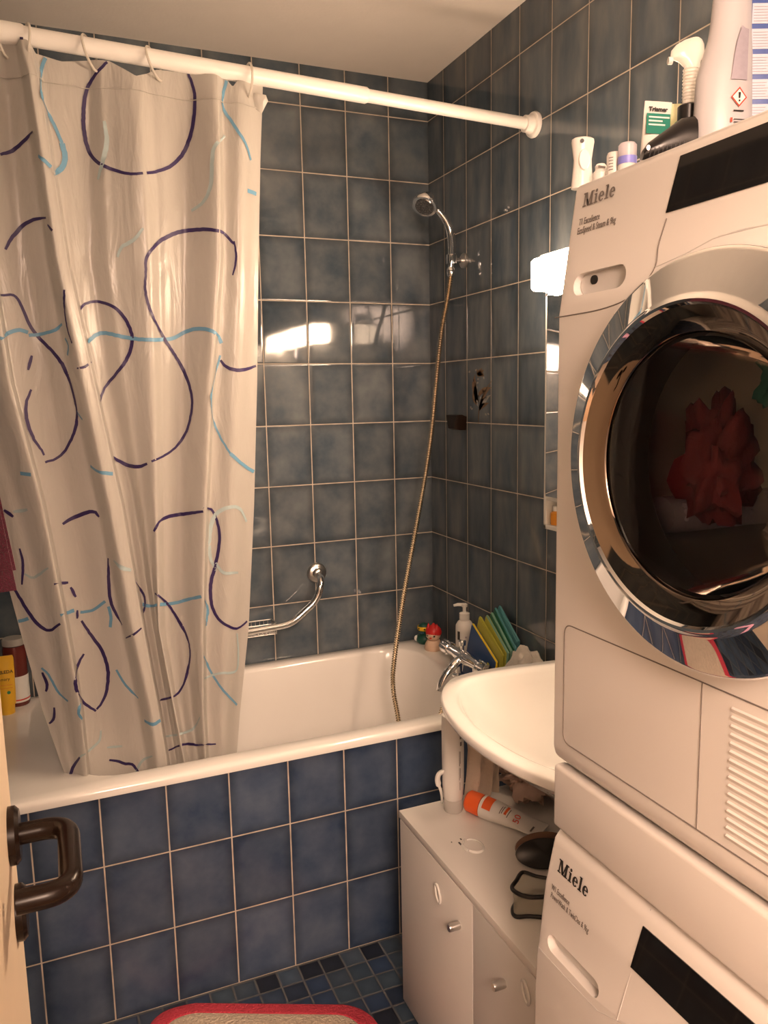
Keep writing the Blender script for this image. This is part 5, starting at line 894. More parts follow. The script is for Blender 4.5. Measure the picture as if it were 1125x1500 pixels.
# things on the cabinet
ZT = ct + .0003
SB = thing('lotion_tube', (*(-0.4290, -0.9680, 0.5050)[:2], ZT), 'tall white lotion bottle standing upright on the cabinet corner under the basin', 'bottle')
c = WORLD[SB.name]
MB().lathe([(0, 0), (.021, 0), (.0225, .003), (.0225, .028), (.021, .031)], c, 32).build('cap', 'clear_plastic', SB)
MB().lathe([(.0205, .0305), (.0235, .034), (.0255, .07), (.026, .14), (.026, .232), (.0245, .236), (0, .2365)], c, 32).build('bottle_body', 'white_plastic', SB)
lb = MB(); rnd = random.Random(4)
for z0, hh, ww, a0 in ((.185, .012, .20, -.98), (.168, .010, .22, -.96), (.204, .008, .14, -.96), (.120, .036, .07, -1.05), (.125, .03, .05, -.93), (.085, .03, .05, -1.05), (.09, .024, .05, -.94), (.06, .02, .05, -1.0)):
    n_ = 5; vs = []
    for z in (z0, z0 + hh):
        for i in range(n_ + 1):
            a = a0 - .42 + ww * i / n_; vs.append((c.x + .0263 * math.cos(a), c.y + .0263 * math.sin(a), c.z + z))
    lb.add(vs, [(i, i + 1, n_ + 2 + i, n_ + 1 + i) for i in range(n_)], 0)
lb.build('label_print', 'print_grey', SB)

A_, B_ = Vector((-0.3980, -0.9910, 0.5300)), Vector((-0.3010, -1.1520, 0.5110)); A_.z = ct + .0275; B_.z = ct + .0115
OT = thing('sunscreen_tube', ((A_.x + B_.x) / 2, (A_.y + B_.y) / 2, ct), 'white tube with orange cap lying on the cabinet top under the basin', 'tube')
ax = (B_ - A_); ln = ax.length; ax.normalize(); sd = Vector((0, 0, 1)).cross(ax).normalized(); upv = ax.cross(sd)
def tring(d, w_, h_): return [tuple(A_ + ax * d + sd * w_ * math.cos(2 * PI * i / 28) + upv * h_ * math.sin(2 * PI * i / 28)) for i in range(28)]
MB().loft([tring(-.005, .020, .020), tring(0, .0245, .0245), tring(.028, .0258, .0258), tring(.034, .0245, .0245)]).build('cap', 'orange', OT)
MB().loft([tring(.034, .022, .022), tring(.037, .0268, .0260), tring(.062, .0275, .0250), tring(ln * .55, .0295, .0185), tring(ln * .85, .032, .007), tring(ln - .012, .033, .0022), tring(ln, .033, .0016)]).build('tube_body', 'white_plastic', OT)
q = MB()
def on_tube(d, a, k=1.012):
    # a: angle round the tube, 90 deg = upward
    t = min(1, max(0, (d - .036) / (ln - .048))); w_ = .0230 + .006 * t; h_ = (.0213 * (1 - t) ** .9 + .0018) if t > .1 else .0213
    for (d0, w0, h0), (d1, w1, h1) in zip(((.037, .0268, .0260), (.062, .0275, .0250), (ln * .55, .0295, .0185), (ln * .85, .032, .007), (ln, .033, .0018)), ((.062, .0275, .0250), (ln * .55, .0295, .0185), (ln * .85, .032, .007), (ln, .033, .0018), (ln + 1, .033, .0018))):
        if d0 <= d <= d1: f_ = (d - d0) / (d1 - d0); w_ = w0 + (w1 - w0) * f_; h_ = h0 + (h1 - h0) * f_; break
    return A_ + ax * d + sd * (w_ * math.cos(a) * k) + upv * (h_ * math.sin(a) * k + .0003)
def patch(mb, d0, d1, a0, a1, mi, n=8):
    vs = [on_tube(d0 + (d1 - d0) * j / n, a0 + (a1 - a0) * i / n) for j in range(n + 1) for i in range(n + 1)]
    mb.add(vs, [(j * (n + 1) + i, j * (n + 1) + i + 1, (j + 1) * (n + 1) + i + 1, (j + 1) * (n + 1) + i) for j in range(n) for i in range(n)], mi)
sgn = 1 if sd.dot(Vector((-.4, -.9, 0))) > 0 else -1
def ang(t): return PI / 2 - sgn * t       # t>0 turns towards the room
patch(q, .044, .066, ang(-.3), ang(1.15), 0)
q.build('orange_band', ['orange'], OT); q = MB()
patch(q, .098, .104, ang(-.2), ang(.75), 0); patch(q, .088, .090, ang(.1), ang(.9), 1); patch(q, .092, .094, ang(.0), ang(.8), 1); patch(q, .107, .109, ang(.0), ang(.9), 1)
q.build('fine_print', ['orange', 'print_grey'], OT)
q = MB(); patch(q, ln - .022, ln - .018, ang(.2), ang(.9), 0); q.build('crimp_print', 'print_grey', OT)
tx = on_tube(.132, ang(1.25), 1.03)
text('number_lettering', '50', .021, on_tube(.138, ang(.92), 1.05), (upv * .62 - sd * sgn * .78), -ax, 'print_red', OT)
HKW = MB().tube(bez([(*(-0.4410, -0.9340, 0.5050)[:2], ZT + .006), (-0.4590, -0.9650, 0.5550), (-0.4680, -0.9650, 0.5850), (-0.4640, -0.9650, 0.6010), (-0.4520, -0.9650, 0.6030), (-0.4430, -0.9650, 0.5890)], 6), [.0050] * 10 + [.0095] * 21, 12, flat=.6)
HW = HKW.build('plastic_hook', 'white_gloss'); tag(HW, 'white curved plastic hook standing behind the tall lotion bottle', 'hook')
lc = Vector((*(-0.4610, -1.1230, 0.5050)[:2], ct)); st = MB()
pa = [lc + Vector(( .026 * math.cos(a) * .75, .026 * math.sin(a), .002)) for a in [math.radians(-150 + 250 * k / 20) for k in range(21)]]
st.tube(pa, .0030, 8, flat=.6)
st.tube([lc + Vector((-.006, .030, .002)), lc + Vector((-.022, .012, .002)), lc + Vector((-.020, -.010, .002))], .003, 8, flat=.6)
LS = thing('lock_strap', lc, 'white curved child lock strap lying flat on the cabinet top', 'strap')
st.build('strap', 'white_gloss', LS)
mk = MB()
for dx, dy, w_, h_ in ((-.022, .020, .004, .014), (-.012, .036, .003, .005), (-.036, .034, .002, .003)):
    mk.box(lc.x + dx - w_ / 2, lc.x + dx + w_ / 2, lc.y + dy - h_ / 2, lc.y + dy + h_ / 2, ct + .0002, ct + .0009)
mk.build('glue_marks', 'dark_grey', LS)
oc = Vector((*(-0.3660, -1.2500, 0.5050)[:2], ct)); rot_ = Matrix.Translation(oc + Vector((0, 0, .030))) @ Matrix.Rotation(-.35, 4, 'Z') @ Matrix.Rotation(.95, 4, 'X')
OV = thing('oval_brush', oc, 'black oval brush with brown edge on the cabinet top beside the washing machine', 'brush')
MB().lathe([(0, -.004), (.95, -.004), (1, 0), (1, .004), (.92, .006), (0, .006)], n=40, mtx=rot_ @ Matrix.Diagonal((.060, .030, 1, 1))).build('pad', 'black', OV)
MB().lathe([(0, -.016), (.94, -.016), (1.02, -.013), (1.02, -.003), (0, -.003)], n=40, mtx=rot_ @ Matrix.Translation((.004, .012, 0)) @ Matrix.Diagonal((.060, .030, 1, 1))).build('wooden_back', 'wood_brown', OV)
lo = [Vector(p) for p in ((-0.4570, -1.3910, 0.5090), (-0.4830, -1.3750, 0.5090), (-0.5050, -1.3670, 0.5090), (-0.5060, -1.3540, 0.5090), (-0.4930, -1.3370, 0.5090), (-0.4710, -1.3250, 0.5090), (-0.4290, -1.3160, 0.5090), (-0.4100, -1.3360, 0.5090))]
up_ = [Vector(p) for p in ((-0.4610, -1.3960, 0.5550), (-0.4890, -1.3840, 0.5550), (-0.5040, -1.3640, 0.5550), (-0.5030, -1.3460, 0.5550), (-0.4840, -1.3310, 0.5550), (-0.4590, -1.3140, 0.5550), (-0.4430, -1.3350, 0.5550), (-0.4260, -1.3580, 0.5550))]
PC = thing('clear_pouch', (sum(p.x for p in lo) / 8, sum(p.y for p in lo) / 8, ct), 'small clear pouch with black piping on the front of the cabinet top', 'pouch')
lo_, up2 = bez(lo + [lo[0]], 5)[:-1], bez(up_ + [up_[0]], 5)[:-1]
mid = [p.lerp(q, .5) * 1 + ((p.lerp(q, .5) - Vector((sum(p.x for p in lo) / 8, sum(p.y for p in lo) / 8, p.lerp(q, .5).z))) * -.06) for p, q in zip(lo_, up2)]
MB().loft([lo_, mid, up2]).build('film', 'clear_film', PC, sharp=60)
for nm, loop in (('piping', lo_), ('piping', up2)):
    MB().tube(loop, .0042, 10, closed=True).build(nm, 'black', PC)
# cloths under the basin
hcl = MB(); c0 = Vector((-0.3460, -0.9650, 0.5860))
rings = []
for i in range(15):
    u = i / 14; ring = []
    for j in range(25):
        v = j / 24
        ring.append((c0.x - .045 + .09 * u + .012 * math.sin(v * 3), c0.y + .016 * math.sin(u * 14 + v * 2.5) * (.4 + v) + .02 * u, .688 - .170 * v + .012 * math.sin(u * 6)))
    rings.append(ring + [(x, y + .004, z) for x, y, z in ring[::-1]])
hcl.loft(rings)
HC = hcl.build('cleaning_cloth', 'cloth_cream', sharp=70); tag(HC, 'cream cloth hanging under the basin behind the lotion bottle', 'cloth')
pl = MB(); pc = (-0.2040, -0.9560, 0.5050)
crumple(pl, (pc[0], pc[1], ct + .0005), (.075, .100, .046), 1.7, .55, 72, 2.6)
PL = pl.build('crumpled_towel', 'cloth_pink', sharp=60); tag(PL, 'greyish pink rumpled cloth on the back of the cabinet top under the basin', 'cloth')

# ================================================================== appliances
def stadium(y0, y1, zc, r, n=8):
    pts = []
    for cy, a0 in ((max(y0, y1) - r, -90), (min(y0, y1) + r, 90)):
        for k in range(n + 1):
            a = math.radians(a0 + 180 * k / n); pts.append((cy + r * math.cos(a), zc + r * math.sin(a)))
    return pts
def lathe_x(mb, prof, x, y, z, n=96, mi=0, cap0=False, cap1=False):
    """revolve (radius, x offset towards the room) about a horizontal axis running into the machine"""
    return mb.lathe([(r, d) for r, d in prof], n=n, mi=mi, cap0=cap0, cap1=cap1, mtx=Matrix.Translation((x, y, z)) @ Matrix.Rotation(-PI / 2, 4, 'Y'))
def brand(o, up, sc, m, parent):
    """slab-serif brand lettering, drawn stroke by stroke"""
    R = Vector((0, -1, 0)); U = Vector(up).normalized(); Nn = R.cross(U); O = Vector(o); mb = MB(); x = 0.
    def poly(ps, dx):
        vs = [O + R * (dx + a) * sc + U * b_ * sc + Nn * .0004 for a, b_ in ps]; mb.add(vs, [tuple(range(len(ps)))])
    def bx(x0, x1, y0, y1, dx): poly([(x0, y0), (x1, y0), (x1, y1), (x0, y1)], dx)
    def Mm(dx):
        bx(.12, .24, .1, .9, dx); bx(.84, 1.08, .1, .9, dx); bx(0, .38, 0, .11, dx); bx(.72, 1.2, 0, .11, dx); bx(0, .30, .89, 1, dx); bx(.86, 1.2, .89, 1, dx)
        poly([(.12, 1), (.44, 1), (.70, .0), (.52, .0)], dx); poly([(.86, 1), (.98, 1), (.70, .0), (.57, .0)], dx)
    def ii(dx):
        bx(.10, .32, .1, .68, dx); bx(0, .42, 0, .1, dx); bx(0, .32, .60, .69, dx); poly([(.21 + .125 * math.cos(2 * PI * k / 16), .88 + .125 * math.sin(2 * PI * k / 16)) for k in range(16)], dx)
    def ll(dx):
        bx(.10, .32, .1, 1, dx); bx(0, .42, 0, .1, dx); bx(0, .32, .91, 1, dx)
    def ee(dx):
        n = 26
        for k in range(n):
            a, b_ = math.radians(8 + 315 * k / n), math.radians(8 + 315 * (k + 1) / n)
            poly([(.31 + .31 * math.cos(a), .345 + .36 * math.sin(a)), (.31 + .31 * math.cos(b_), .345 + .36 * math.sin(b_)), (.33 + .10 * math.cos(b_), .345 + .27 * math.sin(b_)), (.33 + .10 * math.cos(a), .345 + .27 * math.sin(a))], dx)
        bx(.2, .60, .33, .42, dx)
    for fn, adv in ((Mm, 1.27), (ii, .50), (ee, .70), (ll, .49), (ee, .7)): fn(x); x += adv
    return mb.build('brand_lettering', m, parent)

# ---- washing machine
W0, W1 = -1.628, -2.224
WM = thing('washing_machine', (-.31, -1.926, 0), 'white front-loading washing machine at the bottom of the stack', 'washing machine')
wprof = [(-.006, .012), (-.618, .012), (-.638, .04), (-.643, .10), (-.643, .60), (-.640, .655), (-.626, .772), (-.611, .838), (-.600, .852), (-.006, .852)]
wb = MB().prism(wprof, W1, W0, 'Y', .007, 3).build('housing', 'appliance', WM, sharp=30)
def wx(z):
    t = [(.0, -.643), (.60, -.643), (.655, -.640), (.772, -.626), (.838, -.611), (.852, -.600)]
    for (a, p), (c_, q) in zip(t, t[1:]):
        if z <= c_: return p + (q - p) * (z - a) / (c_ - a)
    return t[-1][1]
wu = (wx(.83) - wx(.77), 0, .06)
cut(wb, MB().prism(stadium(-1.652, -1.768, .697, .0125), -.66, -.622, 'X'))
WY, WZ = -1.926, .478
cut(wb, lathe_x(MB(), [(.15, -.30), (.15, .06)], -.643, WY, WZ, 64, cap0=True, cap1=True))
q = MB().prism(stadium(-1.654, -1.766, .697, .0105), -.6222, -.6232, 'X'); q.build('handle_recess', 'recess', WM)
# display on the slanted panel
def face_quad(mb, pts, xf, off=.0012, mi=0):
    f_ = [(xf(z) - off, y, z) for y, z in pts]; k_ = [(xf(z) + .002, y, z) for y, z in pts]; n = len(pts)
    mb.add(f_ + k_, [tuple(range(n)), tuple(range(2 * n - 1, n - 1, -1))] + [(i, (i + 1) % n, n + (i + 1) % n, n + i) for i in range(n)], mi)
    return mb
face_quad(MB(), [(-0.6280, -1.8180, 0.7690)[1:], (-0.6170, -1.8240, 0.8250)[1:], (-2.035, (-0.6170, -1.8240, 0.8250)[2]), (-2.02, (-0.6280, -1.8180, 0.7690)[2])], wx).build('display', 'black_glass', WM)
sm = MB()
sm.tube([(wx(z) - .0003, y, z) for y, z in ((-1.826, .846), (-1.824, .80), (-1.815, .74), (-1.806, .688))], .0007, 6)
sm.tube([(wx(z) - .0003, y, z) for y, z in ((-1.632, .672), (-1.70, .672), (-1.77, .674), (-1.806, .688), (-1.84, .700))], .0006, 6)
sm.build('panel_seam', 'recess', WM)
p0 = (-0.6190, -1.6530, 0.8000)
brand((wx(p0[2]) - .0006, p0[1], p0[2]), wu, .0190, 'print_black', WM)
p1 = (-0.6220, -1.6480, 0.7710); p2 = (-0.6240, -1.6480, 0.7590)
text('model_lettering', 'W1 Excellence', .0112, (wx(p1[2]) - .0004, p1[1], p1[2]), (0, -1, 0), wu, 'print_grey', WM, sx=.62)
text('model_lettering', 'PowerWash & TwinDos & 9kg', .0112, (wx(p2[2]) - .0004, p2[1], p2[2]), (0, -1, 0), wu, 'print_grey', WM, sx=.62)
lathe_x(MB(), [(.150, -.03), (.150, .012), (.156, .028), (.166, .034), (.205, .010), (.209, .004), (.209, -.006), (.15, -.03)], -.643, WY, WZ).build('door_ring', 'chrome_ring', WM, sharp=50)
lathe_x(MB(), [(.156, .026), (.124, .032), (.124, .028), (.150, .020), (.156, .026)], -.643, WY, WZ).build('door_bezel', 'dark_bezel', WM, sharp=50)
lathe_x(MB(), [(.125, .030), (.09, .037), (.05, .041), (0, .042), (0, .038), (.05, .037), (.09, .033), (.125, .026)], -.643, WY, WZ).build('door_glass', 'smoked', WM)
lathe_x(MB(), [(.149, -.02), (.149, -.29), (0, -.295)], -.643, WY, WZ, 64).build('drum', 'steel', WM)
ft = None
for sx_, sy_ in ((-.57, W0 - .05), (-.57, W1 + .05), (-.05, W0 - .05), (-.05, W1 + .05)):
    MB().lathe([(0, .0), (.022, 0), (.022, .006), (.012, .008), (.012, .014), (0, .014)], (sx_, sy_, 0), 16).build('foot', 'dark_grey', WM)

# ---- drawer unit between the machines
DU = thing('stacking_drawer', (-.31, -1.926, .853), 'white drawer unit between the dryer and the washing machine', 'drawer unit')
MB().box(-.590, -.006, W1, W0, .8532, .9555, .003).build('housing', 'appliance', DU)
MB().box(-.613, -.591, W1 + .001, W0 - .001, .857, .9520, .006, 3).build('drawer_front', 'appliance', DU)

# ---- dryer
DY = thing('tumble_dryer', (-.31, -1.926, .9558), 'white tumble dryer on top of the stack with chrome porthole door', 'dryer')
dprof = [(-.006, .9568), (-.600, .9568), (-.611, .966), (-.6145, .98), (-.6145, 1.578), (-.590, 1.738), (-.584, 1.7445), (-.006, 1.7445)]
db = MB().prism(dprof, W1, W0, 'Y', .006, 3).build('housing', 'appliance', DY, sharp=30)
def dx(z): return -.6145 if z < 1.578 else -.6145 + (z - 1.578) / .160 * .0245
du = (.0245, 0, .160)
DYY, DYZ = -1.922, 1.402
cut(db, MB().prism(stadium(-1.655, -1.756, 1.613, .0138), -.640, -.598, 'X'))
cut(db, lathe_x(MB(), [(.150, -.08), (.150, .06)], -.6145, DYY, DYZ, 64, cap0=True, cap1=True))
cut(db, lathe_x(MB(), [(.205, -.46), (.205, -.032)], -.6145, DYY, DYZ, 64, cap0=True, cap1=True))
MB().prism(stadium(-1.657, -1.754, 1.613, .0118), -.5983, -.5995, 'X').build('handle_recess', 'recess', DY)
q = MB().prism(stadium(-1.678, -1.692, 1.617, .0055), -.5995, -.6005, 'X'); q.build('push_button', 'black', DY)
face_quad(MB(), [(-0.6000, -1.8100, 1.6710)[1:], (-0.5920, -1.8200, 1.7290)[1:], (-2.045, (-0.5920, -1.8200, 1.7290)[2]), (-2.060, (-0.6000, -1.8100, 1.6710)[2])], dx).build('display', 'black_glass', DY)
sm = MB()
sp = [(-0.6030, -1.8120, 1.6650), (-0.6080, -1.8050, 1.6370), (-0.6120, -1.8050, 1.6150), (-0.6140, -1.7880, 1.5960), (-0.6140, -1.7610, 1.5830), (-0.6140, -1.7180, 1.5770), (-0.6140, -1.6630, 1.5760), (-0.6140, -1.6230, 1.5760)]
sm.tube([(dx(z) - .0002, y, z) for x, y, z in [tuple(v) for v in bez([(0, p[1], p[2]) for p in sp], 4)]], .0008, 6)
sm.build('panel_seam', 'seam', DY)
sp = [(-0.6120, -1.8050, 1.6140), (-0.6120, -1.8490, 1.6210), (-0.6100, -1.8850, 1.6300), (-0.6080, -1.9180, 1.6320), (-0.6060, -1.9520, 1.6310)]
sp += [(0, 2 * DYY - p[1], p[2]) for p in sp[::-1]]
sm = MB(); sm.tube([(dx(p[2]) - .0001, p[1], p[2]) for p in sp], .0006, 6); sm.build('panel_edge_shade', 'recess', DY)  # thin grey line painted for the soft shading where the panel curves
p0 = (-0.5940, -1.6520, 1.7110)
brand((dx(p0[2]) - .0006, p0[1], p0[2]), du, .0175, 'print_grey', DY)
p1 = (-0.5980, -1.6490, 1.6890); p2 = (-0.6000, -1.6480, 1.6780)
text('model_lettering', 'T1 Excellence', .0120, (dx(p1[2]) - .0004, p1[1], p1[2]), (0, -1, 0), du, 'print_grey', DY, sx=.62)
text('model_lettering', 'EcoSpeed & Steam & 9kg', .0120, (dx(p2[2]) - .0004, p2[1], p2[2]), (0, -1, 0), du, 'print_grey', DY, sx=.62)
# porthole
lathe_x(MB(), [(.150, -.03), (.150, .050), (.1570, .0590), (.1590, .0618), (.1620, .0622), (.1650, .0600), (.1675, .0570), (.1690, .0563), (.1700, .05583), (.2050, .03944), (.2060, .0390), (.2075, .0383), (.2100, .0365), (.2112, .0335), (.2112, .004), (.2112, -.006), (.15, -.03)], -.6145, DYY, DYZ, 128).build('door_ring', 'chrome_ring', DY, sharp=40)
lathe_x(MB(), [(.1572, .0588), (.146, .0530), (.133, .0475), (.131, .0445), (.131, .040), (.150, .044), (.1572, .0588)], -.6145, DYY, DYZ, 128).build('door_bezel', 'dark_bezel', DY, sharp=50)
lathe_x(MB(), [(.1312, .0450), (.10, .0500), (.07, .0535), (.035, .0555), (0, .0562), (0, .053), (.06, .051), (.1312, .042)], -.6145, DYY, DYZ, 96).build('door_glass', 'smoked', DY)
lathe_x(MB(), [(.1492, .030), (.1492, -.031)], -.6145, DYY, DYZ, 64).build('door_gasket', 'dark_grey', DY)
bwl = lathe_x(MB(), [(.128, .038), (.122, .01), (.108, -.03), (.085, -.055), (.04, -.068), (0, -.070)], -.6145, DYY, DYZ, 64); bwl.build('glass_bowl', 'bowl_glass', DY)
lathe_x(MB(), [(.2045, -.033), (.2045, -.455), (0, -.458)], -.6145, DYY, DYZ, 64).build('drum', 'steel', DY)
for k in range(3):
    lf = MB()
    a = math.radians(205 + 120 * k); cy, cz = DYY - .19 * math.cos(a), DYZ + .19 * math.sin(a)
    lf.tube([(-.54, cy, cz), (-.18, cy, cz)], .024, 16)
    for i in range(9):
        for j in range(4):
            b_ = a + PI + (j - 1.5) * .35
            lf.ball((-.52 + .036 * i, cy - .0235 * math.cos(b_), cz + .0235 * math.sin(b_)), .004, 8)
    lf.build('drum_lifter', 'label_grey', DY)
# lower service flap, side panel, vent
sm = MB(); fl_ = -.6147
f0, f1, z0, z1 = (-0.6140, -1.6540, 1.0810)[1], (-0.6140, -1.9030, 1.0870)[1], (-0.6140, -1.6620, 0.9940)[2], (-0.6140, -1.6730, 1.1670)[2]
zt, zb = (z1 + (-0.6140, -1.8990, 1.1640)[2]) / 2, (z0 + (-0.6140, -1.9070, 0.9960)[2]) / 2
sm.tube(fillet([(fl_, W1 + .012, zt), (fl_, f0, zt), (fl_, f0, zb), (fl_, W1 + .012, zb)], .016, 8), .0009, 6)
sm.tube([(fl_, f1, zt), (fl_, f1, zb)], .0007, 6)
sm.build('flap_seam', 'seam', DY)
vt = MB(); v0 = (-0.6140, -1.9450, 1.1050)[1]
nsl = 16; vz0, vz1 = zb + .010, zt - .010
for i in range(nsl):
    z = vz0 + (vz1 - vz0) * (i + .5) / nsl; h_ = (vz1 - vz0) / nsl
    vt.prism([(-.6140, z - h_ * .48), (-.6164, z - h_ * .1), (-.6168, z + h_ * .10), (-.6140, z + h_ * .30)], W1 + .02, v0, 'Y')
vt.build('vent_grille', 'appliance', DY)

# laundry seen through the dryer's glass
def laundry(c, r, seed, m_, label):
    b_ = MB(); crumple(b_, (0, 0, 0), r, seed, .5, 48, 2.); o = b_.build('laundry', m_, origin=(0, 0, 0), sharp=70); o.location = c
    return tag(o, label, 'laundry', 'laundry in the dryer')
laundry((-.500, -1.800, 1.315), (.042, .040, .075), 2.1, 'cloth_red', 'dark red garment in the dryer, left of the teal one')
laundry((-.440, -1.850, 1.450), (.028, .036, .046), 5.4, 'cloth_teal', 'teal garment inside the dryer, upper part of the porthole')
laundry((-.370, -1.800, 1.272), (.026, .030, .026), 8.2, 'cloth_grey', 'greyish garment low inside the dryer drum')
laundry((-.455, -1.905, 1.250), (.032, .032, .040), 4.4, 'cloth_red', 'crimson garment low inside the dryer, near the porthole glass')

# ================================================================== bottles on top of the dryer
TZ = 1.7447
FR = Matrix.Rotation(-.397, 4, 'Z')
def stand(p, z=TZ): return Vector((p[0], p[1], z))
def fm(c): return Matrix.Translation(c) @ FR
def esec(wx_, wy, z, n=28, dx_=0, dy_=0): return [(dx_ + wx_ * math.cos(2 * PI * i / n), dy_ + wy * math.sin(2 * PI * i / n), z) for i in range(n)]

k = 0.0009085
c = stand((-0.5680, -1.6140, 1.7570))
SP = thing('spray_bottle', c, 'small white spray dispenser with black nozzle hole on the front corner of the dryer', 'spray bottle')
b = MB().loft([esec(16 * k, 11 * k, 0), esec(15.5 * k, 11 * k, 8 * k), esec(13.5 * k, 10 * k, 30 * k), esec(13 * k, 10 * k, 40 * k), esec(15 * k, 11 * k, 54 * k), esec(16.5 * k, 12 * k, 64 * k), esec(16 * k, 11.5 * k, 68 * k), esec(13 * k, 9 * k, 70 * k)], mtx=fm(c)); b.build('bottle_body', 'white_gloss', SP)
MB().loft([[(x, -11.2 * k + y * .2, 46 * k + z) for x, y, z in [(math.cos(2 * PI * i / 24) * 8 * k, 0, math.sin(2 * PI * i / 24) * 15 * k - 8 * k) for i in range(24)]], [(x * .9, -12.8 * k, 46 * k + z * .9) for x, z in [(math.cos(2 * PI * i / 24) * 8 * k, math.sin(2 * PI * i / 24) * 15 * k - 9 * k) for i in range(24)]]], mtx=fm(c)).build('trigger', 'print_white', SP)
MB().lathe([(0, 0), (2.9 * k, 0), (2.9 * k, 1.2 * k), (0, 1.2 * k)], n=16, mtx=fm(c) @ Matrix.Translation((-4 * k, -11.7 * k, 63 * k)) @ Matrix.Rotation(PI / 2, 4, 'X')).build('nozzle_hole', 'dark_grey', SP)
c = stand((-0.5600, -1.6420, 1.7610))
WB = thing('small_jar', c, 'tiny white squat jar next to the white spray dispenser', 'jar')
MB().lathe([(0, 0), (11 * k, 0), (12 * k, 2 * k), (12 * k, 14 * k), (8 * k, 18 * k), (7 * k, 22 * k)], c, 20).build('jar_body', 'white_plastic', WB)
MB().lathe([(7.5 * k, 20 * k), (8 * k, 24 * k), (6 * k, 27 * k), (0, 28 * k)], c, 20).build('cap', 'print_white', WB)
MB().tube([c + FR.to_3x3() @ Vector((-6 * k, -10 * k, 22 * k)), c + FR.to_3x3() @ Vector((4 * k, -10.5 * k, 20 * k))], 1.3 * k, 8).build('printed_mark', 'print_grey', WB)
c = stand((-0.5560, -1.6640, 1.7640))
V1 = thing('pill_bottle', c, 'white medicine bottle with a black printed letter beside the lilac-capped one', 'bottle')
MB().lathe([(0, 0), (10 * k, 0), (10.5 * k, 1.5 * k), (10.5 * k, 32 * k), (9 * k, 36 * k), (0, 37 * k)], c, 24).build('bottle_body', 'white_plastic', V1)
text('letter_print', 'T', 7 * k, c + FR.to_3x3() @ Vector((2.5 * k, -10.4 * k, 20 * k)), FR.to_3x3() @ Vector((1, 0, 0)), (0, 0, 1), 'print_black', V1, bold=.0003)
q = MB()
for i, z in enumerate((12, 16, 20, 24, 28)):
    q.tube([c + FR.to_3x3() @ Vector((k * 10.7 * math.cos(a), k * 10.7 * math.sin(a), z * k)) for a in (-2.6, -2.4, -2.2, -2.0)], .5 * k, 6)
q.build('fine_print', 'print_grey', V1)
c = stand((-0.5520, -1.6840, 1.7660))
V2 = thing('deodorant', c, 'small bottle with frosted lilac cap and violet band on the dryer', 'bottle')
MB().lathe([(0, 0), (12 * k, 0), (12.5 * k, 1.5 * k), (12.5 * k, 14 * k), (12 * k, 15 * k)], c, 24).build('bottle_body', 'print_white', V2)
MB().lathe([(12.8 * k, 15 * k), (12.8 * k, 25 * k)], c, 24, cap0=False, cap1=False).build('band', 'violet', V2)
MB().lathe([(12.4 * k, 15 * k), (12.4 * k, 40 * k), (10 * k, 43 * k), (0, 44 * k)], c, 24).build('cap', 'lilac_clear', V2)

k = 0.0008217
c = stand((-0.5480, -1.7240, 1.7610))
GB = thing('ointment_tube', c, 'white tube with dark green label standing upright on the dryer', 'tube')
MB().loft([esec(18 * k, 14 * k, 0), esec(18.5 * k, 14 * k, 20 * k), esec(19 * k, 12 * k, 30 * k), esec(19.5 * k, 8 * k, 60 * k), esec(20 * k, 2 * k, 78 * k), esec(20 * k, 1.2 * k, 92 * k)], mtx=fm(c) @ Matrix.Rotation(.08, 4, 'Y')).build('tube_body', 'white_gloss', GB)
gm = fm(c) @ Matrix.Rotation(.08, 4, 'Y'); RX = gm.to_3x3() @ Vector((1, 0, 0)); UP = gm.to_3x3() @ Vector((0, .105, 1))
q = MB(); quad_patch(q, gm @ Vector((-17 * k, -10.6 * k, 44 * k)), RX, gm.to_3x3() @ Vector((0, .20, 1)), 34.5 * k, 30 * k, .0012); q.build('green_label', 'teal_box', GB)
text('name_lettering', 'Triamer', 8.2 * k, gm @ Vector((-14 * k, -4.2 * k, 77.5 * k)), RX, gm.to_3x3() @ Vector((0, .1, 1)), 'print_black', GB, bold=.0003)
q = MB()
for z, w_ in ((67, 30), (61.5, 20), (56, 24)):
    quad_patch(q, gm @ Vector((-14 * k, (-10.6 + (z - 44) * .2) * k - .0014, z * k)), RX, gm.to_3x3() @ Vector((0, .20, 1)), w_ * k, 2.2 * k, .0003)
q.build('label_lines', 'print_white', GB)
q = MB(); quad_patch(q, gm @ Vector((3 * k, -14.2 * k, 36 * k)), RX, (0, .1, 1), 14 * k, 2 * k); quad_patch(q, gm @ Vector((-15.5 * k, -12.8 * k, 8 * k)), RX, (0, 0, 1), 5 * k, .8 * k); quad_patch(q, gm @ Vector((-15.5 * k, -12.8 * k, 14 * k)), RX, (0, 0, 1), 6 * k, .8 * k); q.build('fine_print', 'print_grey', GB)
c = stand((-0.5050, -1.7210, 1.7740))
YT = thing('cream_tube', c, 'pale yellow tube half hidden behind the white and green tube on the dryer', 'tube')
MB().loft([esec(13 * k, 10 * k, 0), esec(13.5 * k, 10 * k, 22 * k), esec(14 * k, 6 * k, 60 * k), esec(15 * k, 1.6 * k, 88 * k), esec(15 * k, 1.2 * k, 96 * k)], mtx=fm(c)).build('tube_body', 'pale_yellow', YT)
gm = fm(c)
MB().lathe([(0, 0), (8 * k, 0), (8 * k, .0012), (0, .0012)], n=20, mtx=gm @ Matrix.Translation((-3 * k, -7.2 * k, 62 * k)) @ Matrix.Rotation(PI / 2 - .18, 4, 'X')).build('leaf_emblem', 'green_logo', YT)

